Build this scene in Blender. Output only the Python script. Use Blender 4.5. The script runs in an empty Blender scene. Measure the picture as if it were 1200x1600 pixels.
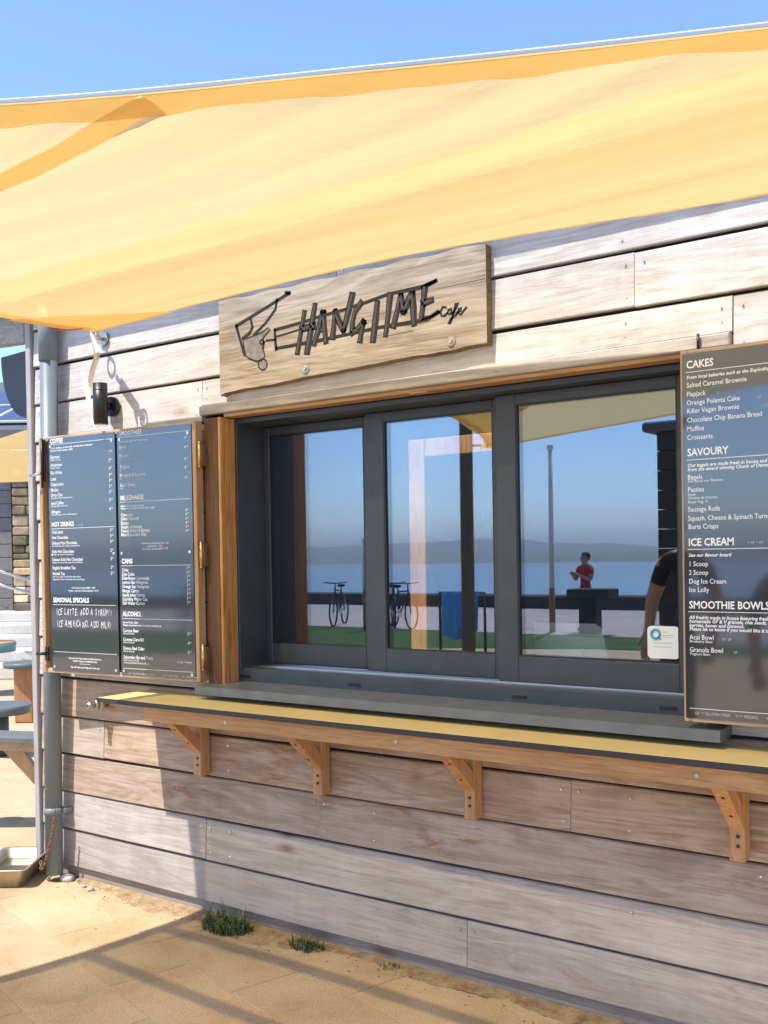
import bpy, bmesh, math, random
from mathutils import Vector, Matrix
random.seed(7)
S = bpy.context.scene
COL = S.collection
rad = math.radians

# ------------------------------------------------------------------ camera, light, exposure
cam_d = bpy.data.cameras.new('camera'); cam = bpy.data.objects.new('camera', cam_d); COL.objects.link(cam)
cam_d.sensor_fit = 'AUTO'; cam_d.sensor_width = 36; cam_d.lens = 36.405
cam_d.shift_y = 93.6/1600; cam_d.clip_start = .05; cam_d.clip_end = 20000
R_ = Vector((0.80764891, 0.5894384, -0.01629752)); U_ = Vector((0.00449626, 0.02148179, 0.99975913)); W_ = Vector((-0.58964652, 0.80752765, -0.01469947))
m = Matrix((R_, U_, -W_)).transposed().to_4x4(); m.translation = Vector((0, -3.27, 1.6))
cam.matrix_world = m
S.camera = cam

SUN_DIR = Vector((.33, 1.0, -1.85)).normalized()      # the way the light travels
elev = math.asin(-SUN_DIR.z)
w = bpy.data.worlds.new('World'); S.world = w; w.use_nodes = True
nt = w.node_tree
bg = nt.nodes['Background']; bg.inputs['Strength'].default_value = .125
sky = nt.nodes.new('ShaderNodeTexSky'); sky.sky_type = 'NISHITA'; sky.sun_disc = False
sky.sun_elevation = elev; sky.sun_rotation = math.atan2(-SUN_DIR.x, -SUN_DIR.y)
sky.altitude = 0; sky.air_density = .8; sky.dust_density = 0.0; sky.ozone_density = 6.0
nt.links.new(sky.outputs['Color'], bg.inputs['Color'])
sl = bpy.data.lights.new('sun', 'SUN'); sl.energy = 2.6; sl.angle = rad(.55); sl.color = (1, .95, .87)
sun = bpy.data.objects.new('sun', sl); COL.objects.link(sun)
sun.rotation_euler = SUN_DIR.to_track_quat('-Z', 'Y').to_euler()
S.view_settings.view_transform = 'Standard'; S.view_settings.look = 'None'
S.view_settings.exposure = 1.52; S.view_settings.gamma = 1
try: S.view_settings.use_curve_mapping = False
except Exception: pass
S.render.engine = 'CYCLES'
S.cycles.max_bounces = 8; S.cycles.diffuse_bounces = 4; S.cycles.glossy_bounces = 5
S.cycles.transparent_max_bounces = 12; S.cycles.use_denoising = True
S.cycles.caustics_reflective = False; S.cycles.caustics_refractive = False

# ------------------------------------------------------------------ materials
def newmat(name):
    M = bpy.data.materials.new(name); M.use_nodes = True
    return M, M.node_tree, M.node_tree.nodes['Principled BSDF']
def N(t, typ, **kw):
    n = t.nodes.new(typ)
    for k, v in kw.items():
        if k in n.inputs: n.inputs[k].default_value = v
        else: setattr(n, k, v)
    return n
def ramp(t, stops):
    r = t.nodes.new('ShaderNodeValToRGB'); e = r.color_ramp.elements
    while len(e) < len(stops): e.new(.5)
    for i, (p, c) in enumerate(stops): e[i].position = p; e[i].color = (*c, 1)
    return r
def mixc(t, a, b, fac, mode='MIX'):
    n = t.nodes.new('ShaderNodeMix'); n.data_type = 'RGBA'; n.blend_type = mode
    for sock, v in ((6, a), (7, b), (0, fac)):
        if hasattr(v, 'links') or hasattr(v, 'is_linked'): t.links.new(v, n.inputs[sock])
        elif isinstance(v, tuple): n.inputs[sock].default_value = (*v, 1)
        else: n.inputs[sock].default_value = v
    return n.outputs[2]
def plain(name, col, rough=.5, metal=0, noise=.12, scale=9, bump=0.0, spec=.5):
    M, t, b = newmat(name)
    tc = N(t, 'ShaderNodeTexCoord'); nz = N(t, 'ShaderNodeTexNoise', Scale=scale, Detail=6.0, Roughness=.6)
    t.links.new(tc.outputs['Object'], nz.inputs['Vector'])
    r = ramp(t, [(.3, tuple(c*(1-noise) for c in col)), (.7, tuple(min(1, c*(1+noise)) for c in col))])
    t.links.new(nz.outputs['Fac'], r.inputs['Fac']); t.links.new(r.outputs['Color'], b.inputs['Base Color'])
    b.inputs['Roughness'].default_value = rough; b.inputs['Metallic'].default_value = metal
    b.inputs['Specular IOR Level'].default_value = spec
    if bump:
        bp = N(t, 'ShaderNodeBump', Strength=bump, Distance=.01); t.links.new(nz.outputs['Fac'], bp.inputs['Height'])
        t.links.new(bp.outputs['Normal'], b.inputs['Normal'])
    return M
def wood(name, dark, mid, light, axis=0, rough=.72, stain=None, stain_amt=.5, grain=1.0, bump=.25, contrast=.05, streak=0):
    M, t, b = newmat(name)
    tc = N(t, 'ShaderNodeTexCoord'); oi = N(t, 'ShaderNodeObjectInfo')
    off = N(t, 'ShaderNodeVectorMath', operation='MULTIPLY'); off.inputs[1].default_value = (31, 17, 23)
    cmb = N(t, 'ShaderNodeCombineXYZ')
    for k in range(3): t.links.new(oi.outputs['Random'], cmb.inputs[k])
    t.links.new(cmb.outputs[0], off.inputs[0])
    add = N(t, 'ShaderNodeVectorMath', operation='ADD'); t.links.new(tc.outputs['Object'], add.inputs[0]); t.links.new(off.outputs[0], add.inputs[1])
    def mapped(al, ac):
        mp = N(t, 'ShaderNodeMapping'); sc = [ac, ac, ac]; sc[axis] = al; mp.inputs['Scale'].default_value = sc
        t.links.new(add.outputs[0], mp.inputs['Vector']); return mp.outputs[0]
    n1 = N(t, 'ShaderNodeTexNoise', Scale=1.0, Detail=4.0, Roughness=.6, Distortion=.9); t.links.new(mapped(.8*grain, 7.5*grain), n1.inputs['Vector'])
    wv = N(t, 'ShaderNodeMath', operation='MULTIPLY'); wv.inputs[1].default_value = 40; t.links.new(n1.outputs['Fac'], wv.inputs[0])
    sn = N(t, 'ShaderNodeMath', operation='SINE'); t.links.new(wv.outputs[0], sn.inputs[0])
    n2 = N(t, 'ShaderNodeTexNoise', Scale=1.0, Detail=10.0, Roughness=.78); t.links.new(mapped(4*grain, 105*grain), n2.inputs['Vector'])
    n3 = N(t, 'ShaderNodeTexNoise', Scale=1.0, Detail=5.0, Roughness=.65); t.links.new(mapped(1.3, 5), n3.inputs['Vector'])
    ms = N(t, 'ShaderNodeMath', operation='MULTIPLY_ADD'); ms.inputs[1].default_value = contrast; t.links.new(sn.outputs[0], ms.inputs[0]); t.links.new(n2.outputs['Fac'], ms.inputs[2])
    m3 = N(t, 'ShaderNodeMath', operation='MULTIPLY_ADD'); m3.inputs[1].default_value = .5; m3.inputs[2].default_value = -.25; t.links.new(n3.outputs['Fac'], m3.inputs[0])
    sm = N(t, 'ShaderNodeMath', operation='ADD'); t.links.new(ms.outputs[0], sm.inputs[0]); t.links.new(m3.outputs[0], sm.inputs[1])
    r = ramp(t, [(.25, dark), (.5, mid), (.75, light)]); t.links.new(sm.outputs[0], r.inputs['Fac'])
    col = r.outputs['Color']
    if streak:
        n5 = N(t, 'ShaderNodeTexNoise', Scale=1.0, Detail=5.0, Roughness=.7); mp5 = N(t, 'ShaderNodeMapping'); mp5.inputs['Scale'].default_value = (8, 9, 1.1); t.links.new(add.outputs[0], mp5.inputs['Vector']); t.links.new(mp5.outputs[0], n5.inputs['Vector'])
        r5 = ramp(t, [(.32, (1-streak,)*3), (.52, (1, 1, 1)), (.72, (1+streak*.8,)*3)]); t.links.new(n5.outputs['Fac'], r5.inputs['Fac']); col = mixc(t, col, r5.outputs['Color'], 1.0, 'MULTIPLY')
        vo = N(t, 'ShaderNodeTexVoronoi', Scale=1.0); t.links.new(mapped(1.5, 4.2), vo.inputs['Vector'])
        rk = ramp(t, [(.03, (.32, .24, .19)), (.075, (.78, .72, .68)), (.13, (1, 1, 1))]); t.links.new(vo.outputs['Distance'], rk.inputs['Fac']); col = mixc(t, col, rk.outputs['Color'], 1.0, 'MULTIPLY')
    if stain:
        n4 = N(t, 'ShaderNodeTexNoise', Scale=1.0, Detail=6.0, Roughness=.75, Distortion=.6); t.links.new(mapped(2.4, 9), n4.inputs['Vector'])
        r4 = ramp(t, [(.57, (0, 0, 0)), (.67, (stain_amt,)*3)]); t.links.new(n4.outputs['Fac'], r4.inputs['Fac'])
        col = mixc(t, col, stain, r4.outputs['Color'])
    col = mixc(t, col, oi.outputs['Color'], 1.0, 'MULTIPLY')
    t.links.new(col, b.inputs['Base Color'])
    b.inputs['Roughness'].default_value = rough; b.inputs['Specular IOR Level'].default_value = .3
    bp = N(t, 'ShaderNodeBump', Strength=bump, Distance=.004); t.links.new(sm.outputs[0], bp.inputs['Height']); t.links.new(bp.outputs['Normal'], b.inputs['Normal'])
    return M
M_clad = wood('weathered_cedar', (.31, .27, .235), (.425, .385, .345), (.53, .49, .45), 0, stain=(.28, .17, .09), stain_amt=.45, contrast=.085, streak=.09)
M_clad2 = wood('stained_cedar', (.28, .21, .15), (.42, .335, .265), (.52, .45, .385), 0, stain=(.27, .125, .045), stain_amt=.75, contrast=.10, streak=.09)
M_cladV = wood('weathered_cedar_upright', (.30, .27, .26), (.40, .37, .36), (.50, .475, .465), 2)
M_timber = wood('oiled_timber_upright', (.20, .085, .03), (.40, .19, .075), (.55, .29, .13), 2, rough=.5, grain=1.4)
M_timberX = wood('oiled_timber_level', (.30, .15, .06), (.50, .28, .12), (.62, .38, .19), 0, rough=.55, grain=1.4)
M_jamb = wood('jamb_timber', (.34, .13, .035), (.58, .27, .09), (.70, .40, .17), 2, rough=.45, grain=1.2, contrast=.08)
M_frameX = wood('shutter_timber_level', (.33, .21, .12), (.50, .35, .22), (.64, .49, .35), 0, rough=.6, grain=1.5)
M_frameV = wood('shutter_timber_upright', (.30, .17, .08), (.48, .30, .16), (.62, .44, .28), 2, rough=.6, grain=1.5)
M_sign = wood('sign_oak', (.17, .125, .085), (.34, .275, .20), (.46, .40, .32), 0, rough=.75, contrast=.10, stain=(.42, .24, .09), stain_amt=.75, grain=.8)
M_signedge = wood('sign_oak_edge', (.09, .05, .025), (.20, .12, .06), (.34, .22, .13), 0, rough=.8, grain=.9)
M_membrane = plain('dark_membrane', (.02, .02, .022), .9)
M_frame = plain('grey_powder_coat', (.050, .057, .066), .40, 0, .16, 7)
M_sill = plain('grey_sill_coat', (.150, .163, .175), .28, 0, .16, 9, .05)
M_pipe = plain('grey_pipe', (.165, .20, .215), .42, 0, .06, 12)
M_black = plain('black_lamp_coat', (.012, .012, .014), .4, 0, .05, 30)
M_steel = plain('stainless_steel', (.62, .60, .57), .22, 1, .10, 20, .05)
M_pan = plain('dull_tray_steel', (.55, .47, .37), .42, .85, .15, 14, .08)
M_zinc = plain('zinc_steel', (.50, .46, .38), .38, 1, .2, 60, .1)
M_brass = plain('brass_bronze', (.66, .43, .17), .32, 1, .2, 60, .1)
M_alu = plain('bare_aluminium', (.8, .81, .82), .25, 1, .04, 30)
M_rust = plain('rusty_chain', (.28, .15, .08), .6, .5, .4, 90, .2)
M_white = plain('white_paint', (.82, .81, .79), .6, 0, .03, 20)
M_ribbon = plain('white_webbing', (.85, .83, .78), .8, 0, .06, 60)
M_ink = plain('white_print', (.80, .81, .82), .6, 0, .02, 10)
M_ink2 = plain('grey_print', (.50, .51, .52), .6, 0, .02, 10)
M_dark = plain('dark_edge', (.03, .026, .03), .55, 0, .1, 30)
M_groove = plain('carved_groove', (.018, .014, .011), .9, 0, .3, 60, .3)
M_carved = plain('carved_grey', (.06, .052, .045), .85, 0, .35, 60, .3)
M_figure = plain('carved_figure_grey', (.20, .175, .15), .85, 0, .35, 40, .3)
M_room = plain('dark_room', (.035, .035, .037), .8)
M_pale = plain('pale_plastic', (.82, .80, .68), .4, 0, .03)
M_till = plain('cream_till_plastic', (.94, .92, .80), .45, 0, .02)
M_paper = plain('paper_card', (.84, .86, .85), .5, 0, .02)
M_teal = plain('teal_print', (.10, .42, .50), .5, 0, .02)
M_red = plain('red_label', (.55, .08, .05), .7)

def shelf_mat():
    M, t, b = newmat('yellow_laminate')
    tc = N(t, 'ShaderNodeTexCoord'); nz = N(t, 'ShaderNodeTexNoise', Scale=3.0, Detail=8.0, Roughness=.7)
    t.links.new(tc.outputs['Object'], nz.inputs['Vector'])
    r = ramp(t, [(.3, (.70, .52, .20)), (.55, (.78, .60, .25)), (.8, (.83, .67, .34))]); t.links.new(nz.outputs['Fac'], r.inputs['Fac'])
    t.links.new(r.outputs['Color'], b.inputs['Base Color']); b.inputs['Roughness'].default_value = .42
    return M
M_shelf = shelf_mat()

def acrylic():
    M, t, b = newmat('black_acrylic')
    b.inputs['Base Color'].default_value = (.012, .013, .016, 1); b.inputs['Roughness'].default_value = .35
    gl = N(t, 'ShaderNodeBsdfGlossy', Roughness=.05); gl.inputs['Color'].default_value = (.9, .95, 1, 1)
    lw = N(t, 'ShaderNodeFresnel', IOR=1.7); mx = N(t, 'ShaderNodeMixShader')
    ma = N(t, 'ShaderNodeMath', operation='MULTIPLY_ADD'); ma.inputs[1].default_value = 1.0; ma.inputs[2].default_value = .055
    t.links.new(lw.outputs[0], ma.inputs[0]); t.links.new(ma.outputs[0], mx.inputs[0])
    tc = N(t, 'ShaderNodeTexCoord'); nz = N(t, 'ShaderNodeTexNoise', Scale=5.0, Detail=2.0); t.links.new(tc.outputs['Object'], nz.inputs['Vector'])
    bp = N(t, 'ShaderNodeBump', Strength=.05, Distance=.004); t.links.new(nz.outputs['Fac'], bp.inputs['Height']); t.links.new(bp.outputs['Normal'], gl.inputs['Normal'])
    t.links.new(b.outputs[0], mx.inputs[1]); t.links.new(gl.outputs[0], mx.inputs[2])
    t.links.new(mx.outputs[0], t.nodes['Material Output'].inputs['Surface'])
    return M
M_acrylic = acrylic()
def glass():
    M, t, b = newmat('coated_window_glass'); t.nodes.remove(b)
    gl = N(t, 'ShaderNodeBsdfGlossy', Roughness=0.0); gl.inputs['Color'].default_value = (.72, .80, .90, 1)
    tr = N(t, 'ShaderNodeBsdfTransparent'); tr.inputs['Color'].default_value = (.96, .975, .97, 1)
    fr = N(t, 'ShaderNodeFresnel', IOR=1.5); ma = N(t, 'ShaderNodeMath', operation='ADD'); ma.inputs[1].default_value = .175
    t.links.new(fr.outputs[0], ma.inputs[0]); mx = N(t, 'ShaderNodeMixShader'); t.links.new(ma.outputs[0], mx.inputs[0])
    tc = N(t, 'ShaderNodeTexCoord'); nz = N(t, 'ShaderNodeTexNoise', Scale=2.2, Detail=1.0); t.links.new(tc.outputs['Object'], nz.inputs['Vector'])
    bp = N(t, 'ShaderNodeBump', Strength=.03, Distance=.003); t.links.new(nz.outputs['Fac'], bp.inputs['Height']); t.links.new(bp.outputs['Normal'], gl.inputs['Normal'])
    t.links.new(tr.outputs[0], mx.inputs[1]); t.links.new(gl.outputs[0], mx.inputs[2]); t.links.new(mx.outputs[0], t.nodes['Material Output'].inputs['Surface'])
    return M
M_glass = glass()
def fabric(name, dif, tra, tfac=.62, holes=.06):
    M, t, b = newmat(name); t.nodes.remove(b)
    tc = N(t, 'ShaderNodeTexCoord')
    mp = N(t, 'ShaderNodeMapping'); mp.inputs['Scale'].default_value = (1.2, 9, 9); t.links.new(tc.outputs['Object'], mp.inputs['Vector'])
    nz = N(t, 'ShaderNodeTexNoise', Scale=1.6, Detail=7.0, Roughness=.55, Distortion=.4); t.links.new(mp.outputs[0], nz.inputs['Vector'])
    n2 = N(t, 'ShaderNodeTexNoise', Scale=.9, Detail=3.0); t.links.new(tc.outputs['Object'], n2.inputs['Vector'])
    d = N(t, 'ShaderNodeBsdfDiffuse'); tl = N(t, 'ShaderNodeBsdfTranslucent'); tp = N(t, 'ShaderNodeBsdfTransparent')
    c1 = mixc(t, tuple(c*.975 for c in tra), tra, n2.outputs['Fac'])
    t.links.new(c1, tl.inputs['Color']); d.inputs['Color'].default_value = (*dif, 1); tp.inputs['Color'].default_value = (1, .86, .50, 1)
    bp = N(t, 'ShaderNodeBump', Strength=.22, Distance=.03); t.links.new(nz.outputs['Fac'], bp.inputs['Height'])
    t.links.new(bp.outputs['Normal'], d.inputs['Normal']); t.links.new(bp.outputs['Normal'], tl.inputs['Normal'])
    m1 = N(t, 'ShaderNodeMixShader'); m1.inputs[0].default_value = tfac; t.links.new(d.outputs[0], m1.inputs[1]); t.links.new(tl.outputs[0], m1.inputs[2])
    m2 = N(t, 'ShaderNodeMixShader'); m2.inputs[0].default_value = holes; t.links.new(m1.outputs[0], m2.inputs[1]); t.links.new(tp.outputs[0], m2.inputs[2])
    t.links.new(m2.outputs[0], t.nodes['Material Output'].inputs['Surface'])
    return M
M_sail = fabric('sail_cloth', (.74, .54, .24), (.84, .595, .245), .59, .25)
M_hem = fabric('sail_hem_cloth', (.82, .64, .34), (.88, .65, .32), .54, .10)

def ground_mat(name, cols, scale=2.0, fine=160, rough=.9, bump=.3):
    M, t, b = newmat(name)
    ge = N(t, 'ShaderNodeNewGeometry'); nz = N(t, 'ShaderNodeTexNoise', Scale=scale, Detail=9.0, Roughness=.65); nf = N(t, 'ShaderNodeTexNoise', Scale=fine, Detail=3.0)
    t.links.new(ge.outputs['Position'], nz.inputs['Vector']); t.links.new(ge.outputs['Position'], nf.inputs['Vector'])
    r = ramp(t, [(.3, cols[0]), (.5, cols[1]), (.72, cols[2])]); t.links.new(nz.outputs['Fac'], r.inputs['Fac'])
    rf = ramp(t, [(.3, (.72, .72, .72)), (.7, (1.15, 1.15, 1.15))]); t.links.new(nf.outputs['Fac'], rf.inputs['Fac'])
    oi = N(t, 'ShaderNodeObjectInfo')
    c = mixc(t, r.outputs['Color'], rf.outputs['Color'], 1.0, 'MULTIPLY'); c = mixc(t, c, oi.outputs['Color'], 1.0, 'MULTIPLY')
    t.links.new(c, b.inputs['Base Color']); b.inputs['Roughness'].default_value = rough; b.inputs['Specular IOR Level'].default_value = .2
    bp = N(t, 'ShaderNodeBump', Strength=bump, Distance=.006); t.links.new(nf.outputs['Fac'], bp.inputs['Height']); t.links.new(bp.outputs['Normal'], b.inputs['Normal'])
    return M
M_pave = ground_mat('sandy_paving', [(.36, .25, .135), (.52, .38, .225), (.61, .47, .30)], 1.7)
M_sand = ground_mat('sand', [(.42, .31, .18), (.53, .40, .25), (.60, .47, .31)], 3)
M_soil = ground_mat('sandy_soil', [(.20, .125, .065), (.36, .25, .14), (.50, .37, .22)], 14, 120)
M_grassg = ground_mat('lawn_turf', [(.035, .075, .012), (.055, .11, .02), (.09, .14, .035)], .6, 40)
M_prom = ground_mat('promenade_concrete', [(.44, .36, .34), (.50, .42, .40), (.56, .48, .45)], .8, 50)
M_conc = ground_mat('pale_concrete', [(.50, .46, .42), (.60, .56, .51), (.68, .64, .59)], 1.2, 80)
M_seawall = ground_mat('dark_stone', [(.05, .04, .04), (.075, .062, .06), (.1, .085, .08)], 2, 30)
M_hills = ground_mat('hill_cover', [(.05, .075, .04), (.075, .10, .055), (.12, .13, .08)], .02, .2)
M_stoneA = ground_mat('wall_stone', [(.16, .13, .09), (.26, .22, .16), (.38, .33, .26)], 6, 60)
def sea_mat():
    M, t, b = newmat('sea_water'); ge = N(t, 'ShaderNodeNewGeometry')
    mp = N(t, 'ShaderNodeMapping'); mp.inputs['Scale'].default_value = (.004, .02, 1); t.links.new(ge.outputs['Position'], mp.inputs['Vector'])
    nz = N(t, 'ShaderNodeTexNoise', Scale=1.0, Detail=4.0); t.links.new(mp.outputs[0], nz.inputs['Vector'])
    r = ramp(t, [(.35, (.08, .22, .33)), (.65, (.14, .30, .42))]); t.links.new(nz.outputs['Fac'], r.inputs['Fac']); t.links.new(r.outputs['Color'], b.inputs['Base Color'])
    b.inputs['Roughness'].default_value = .35
    n2 = N(t, 'ShaderNodeTexNoise', Scale=.6, Detail=4.0); t.links.new(ge.outputs['Position'], n2.inputs['Vector'])
    bp = N(t, 'ShaderNodeBump', Strength=.5, Distance=.4); t.links.new(n2.outputs['Fac'], bp.inputs['Height']); t.links.new(bp.outputs['Normal'], b.inputs['Normal'])
    return M
M_sea = sea_mat()
M_grass = plain('grass_blade', (.055, .10, .030), .6, 0, .6, 18)
M_straw = plain('dry_grass', (.30, .25, .11), .7, 0, .3, 30)
M_dirt = plain('dirt', (.20, .12, .06), .95, 0, .3, 60, .4)
M_stone = plain('pebble', (.42, .38, .34), .8, 0, .25, 30, .2)
M_solar = plain('solar_cell', (.025, .03, .09), .18, 0, .3, 3)
M_slate = plain('dark_roofing', (.085, .095, .11), .6, 0, .1, 5)
M_skin = plain('skin', (.46, .27, .19), .55, 0, .08, 20)
M_hair = plain('dark_hair', (.02, .015, .012), .6)
M_cred = plain('red_cotton', (.42, .03, .04), .85); M_cblack = plain('black_cotton', (.015, .015, .018), .85)
M_cnavy = plain('dark_trousers', (.03, .03, .04), .85); M_cblue = plain('blue_towelling', (.08, .28, .55), .9)
M_rubber = plain('tyre_rubber', (.015, .015, .015), .8); M_bike = plain('black_bike_paint', (.02, .02, .025), .3)
M_kiosk = wood('dark_timber', (.03, .026, .024), (.05, .044, .04), (.075, .065, .06), 0)

# ------------------------------------------------------------------ helpers
def tag(o, label=None, cat=None, group=None, kind=None):
    if label: o['label'] = label
    if cat: o['category'] = cat
    if group: o['group'] = group
    if kind: o['kind'] = kind
    return o
def thing(name, loc, label, cat, group=None, kind=None):
    o = bpy.data.objects.new(name, None); COL.objects.link(o); o.location = loc; o.empty_display_size = .1
    return tag(o, label, cat, group, kind)
def obj(name, bm, mat, parent=None, color=None, smooth=False, center=True):
    """link a bmesh written in world coordinates as one object; its origin goes to the middle of its bounds"""
    me = bpy.data.meshes.new(name)
    bmesh.ops.recalc_face_normals(bm, faces=bm.faces[:])
    if center and bm.verts:
        lo = Vector((min(v.co[i] for v in bm.verts) for i in range(3))); hi = Vector((max(v.co[i] for v in bm.verts) for i in range(3)))
        c = (lo+hi)/2
        for v in bm.verts: v.co -= c
    else: c = Vector((0, 0, 0))
    bm.to_mesh(me); bm.free()
    mats = mat if isinstance(mat, (list, tuple)) else [mat]
    for mm in mats: me.materials.append(mm)
    if smooth:
        for p in me.polygons: p.use_smooth = True
    o = bpy.data.objects.new(name, me); COL.objects.link(o)
    if parent:
        o.parent = parent
        o.location = c - wloc(parent)
    else: o.location = c
    if color: o.color = (*color, 1)
    return o
def wloc(o):
    v = Vector(o.location)
    while o.parent: o = o.parent; v += Vector(o.location)
    return v
def B(): return bmesh.new()
def box(bm, x0, x1, y0, y1, z0, z1, bev=0, mi=0, seg=1):
    t = bmesh.new()
    vs = [t.verts.new((x, y, z)) for x in (x0, x1) for y in (y0, y1) for z in (z0, z1)]
    for f in ((0, 1, 3, 2), (4, 6, 7, 5), (0, 4, 5, 1), (2, 3, 7, 6), (0, 2, 6, 4), (1, 5, 7, 3)): t.faces.new([vs[i] for i in f])
    if bev: bmesh.ops.bevel(t, geom=t.edges[:], offset=bev, segments=seg, affect='EDGES')
    for f in t.faces: f.material_index = mi
    merge(bm, t)
def merge(bm, t, M=None):
    if M is not None: bmesh.ops.transform(t, matrix=M, verts=t.verts[:])
    mp = {}
    for v in t.verts: mp[v] = bm.verts.new(v.co)
    for f in t.faces:
        try:
            g = bm.faces.new([mp[v] for v in f.verts]); g.material_index = f.material_index; g.smooth = f.smooth
        except ValueError: pass
    t.free()
def obox(bm, c, ax, ay, az, hx, hy, hz, bev=0, mi=0):
    t = bmesh.new(); box(t, -hx, hx, -hy, hy, -hz, hz, bev, mi)
    M = Matrix((Vector(ax).normalized(), Vector(ay).normalized(), Vector(az).normalized())).transposed().to_4x4(); M.translation = Vector(c)
    merge(bm, t, M)
def bar(bm, a, b, wd, th, side=(0, 0, 1), bev=0):
    """a bar from a to b; th measured along `side`"""
    a = Vector(a); b = Vector(b); d = (b-a).normalized(); s = Vector(side); s = (s-d*s.dot(d)).normalized(); q = d.cross(s)
    obox(bm, (a+b)/2, d, q, s, (b-a).length/2, wd/2, th/2, bev)
def cyl(bm, a, b, r0, r1=None, n=20, caps=True, mi=0):
    a = Vector(a); b = Vector(b); r1 = r0 if r1 is None else r1
    d = (b-a).normalized(); s = Vector((1, 0, 0)) if abs(d.x) < .8 else Vector((0, 1, 0)); s = (s-d*s.dot(d)).normalized(); q = d.cross(s)
    A = []; Bv = []
    for i in range(n):
        t = 2*math.pi*i/n; e = s*math.cos(t)+q*math.sin(t); A.append(bm.verts.new(a+e*r0)); Bv.append(bm.verts.new(b+e*r1))
    for i in range(n):
        f = bm.faces.new((A[i], A[(i+1) % n], Bv[(i+1) % n], Bv[i])); f.smooth = True; f.material_index = mi
    if caps:
        for ring in (A[::-1], Bv):
            f = bm.faces.new(ring); f.material_index = mi
def tube(bm, pts, r, n=8, closed=False, mi=0):
    pts = [Vector(p) for p in pts]; rings = []; prev = None; L = len(pts)
    for i, p in enumerate(pts):
        if closed: d = pts[(i+1) % L]-pts[i-1]
        else: d = pts[min(i+1, L-1)]-pts[max(i-1, 0)]
        d.normalize()
        if prev is None:
            s = Vector((0, 0, 1)) if abs(d.z) < .9 else Vector((1, 0, 0))
        else: s = prev
        s = (s-d*s.dot(d)).normalized(); prev = s; q = d.cross(s)
        rr = r[i] if isinstance(r, (list, tuple)) else r
        rings.append([bm.verts.new(p+(s*math.cos(2*math.pi*k/n)+q*math.sin(2*math.pi*k/n))*rr) for k in range(n)])
    for i in range(L if closed else L-1):
        a = rings[i]; b = rings[(i+1) % L]
        for k in range(n):
            f = bm.faces.new((a[k], a[(k+1) % n], b[(k+1) % n], b[k])); f.smooth = True; f.material_index = mi
    if not closed:
        for rg in (rings[0][::-1], rings[-1]):
            f = bm.faces.new(rg); f.material_index = mi
def prism(bm, pts, n, d, mi=0):
    """polygon pts (3-D, planar) extruded by d along n"""
    n = Vector(n).normalized()*d; a = [bm.verts.new(Vector(p)) for p in pts]; b = [bm.verts.new(Vector(p)+n) for p in pts]; L = len(pts)
    fs = [bm.faces.new(a[::-1]), bm.faces.new(b)]+[bm.faces.new((a[i], a[(i+1) % L], b[(i+1) % L], b[i])) for i in range(L)]
    for f in fs: f.material_index = mi
def ball(bm, c, r, u=12, v=8, sc=(1, 1, 1)):
    t = bmesh.new(); bmesh.ops.create_uvsphere(t, u_segments=u, v_segments=v, radius=r)
    for f in t.faces: f.smooth = True
    merge(bm, t, Matrix.Translation(Vector(c)) @ Matrix.Diagonal((*sc, 1)))
def spline(P, n):
    P = [Vector(p) for p in P]; out = []
    seg = len(P)-1; cum = [0]
    for i in range(seg): cum.append(cum[-1]+(P[i+1]-P[i]).length)
    for j in range(n):
        s = cum[-1]*j/(n-1); i = max(k for k in range(seg) if cum[k] <= s+1e-9); t = (s-cum[i])/(cum[i+1]-cum[i])
        p0 = P[i-1] if i > 0 else P[0]*2-P[1]; p3 = P[i+2] if i+2 < len(P) else P[-1]*2-P[-2]
        p1, p2 = P[i], P[i+1]
        out.append(.5*((2*p1)+(p2-p0)*t+(2*p0-5*p1+4*p2-p3)*t*t+(3*p1-p0-3*p2+p3)*t**3))
    return out
def instance(o, parent, loc, rot=None, name=None, color=None):
    c = o.copy(); COL.objects.link(c)
    if parent: c.parent = parent
    c.location = loc
    if rot is not None: c.rotation_euler = rot
    if color: c.color = (*color, 1)
    return c

# ------------------------------------------------------------------ ground, promenade, sea
def sheet(name, pts, z, mat, zs=None):
    bm = B(); bm.faces.new([bm.verts.new((x, y, z if zs is None else zs[i])) for i, (x, y) in enumerate(pts)])
    return tag(obj(name, bm, mat), kind='structure')
sheet('ground', [(-120, -24.6), (90, -24.6), (90, 140), (-120, 140)], -.0035, M_sand)
sheet('lawn', [(-60, -14.9), (-60, -7.5), (-16, -8.6), (-7.4, -12.4), (4, -13.6), (40, -13.6), (40, -14.9)], .004, M_grassg)
sheet('promenade', [(-80, -23.6), (60, -23.6), (60, -14.9), (-80, -14.9)], .0035, M_prom)
sheet('sea', [(-2600, -24.7), (2600, -24.7), (2600, -2400), (-2600, -2400)], -6, M_sea)
bm = B(); box(bm, -85, 65, -24.7, -23.6, -7, .30, .03); box(bm, -85, 65, -24.75, -23.55, .301, .37, .02)
tag(obj('sea_wall', bm, M_seawall), 'long dark stone sea wall between promenade and sea', 'wall')
bm = B(); prev = None; nx = 200
for i in range(nx+1):
    x = -2500+5000*i/nx
    h = 13+6*math.sin(i*.11+1.1)+3.2*math.sin(i*.29)+1.6*math.sin(i*.83)+.7*math.sin(i*2.3)
    cur = [bm.verts.new((x, -840-30*math.sin(i*.2), -6.5)), bm.verts.new((x, -870-30*math.sin(i*.2), -1.5+.8*math.sin(i*1.7))), bm.verts.new((x, -1050, h*.7)), bm.verts.new((x, -1300, h*1.2)), bm.verts.new((x, -1700, -6.5))]
    if prev:
        for k in range(4): bm.faces.new((prev[k], cur[k], cur[k+1], prev[k+1]))
    prev = cur
tag(obj('hills', bm, M_hills, smooth=True), kind='structure')

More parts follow.
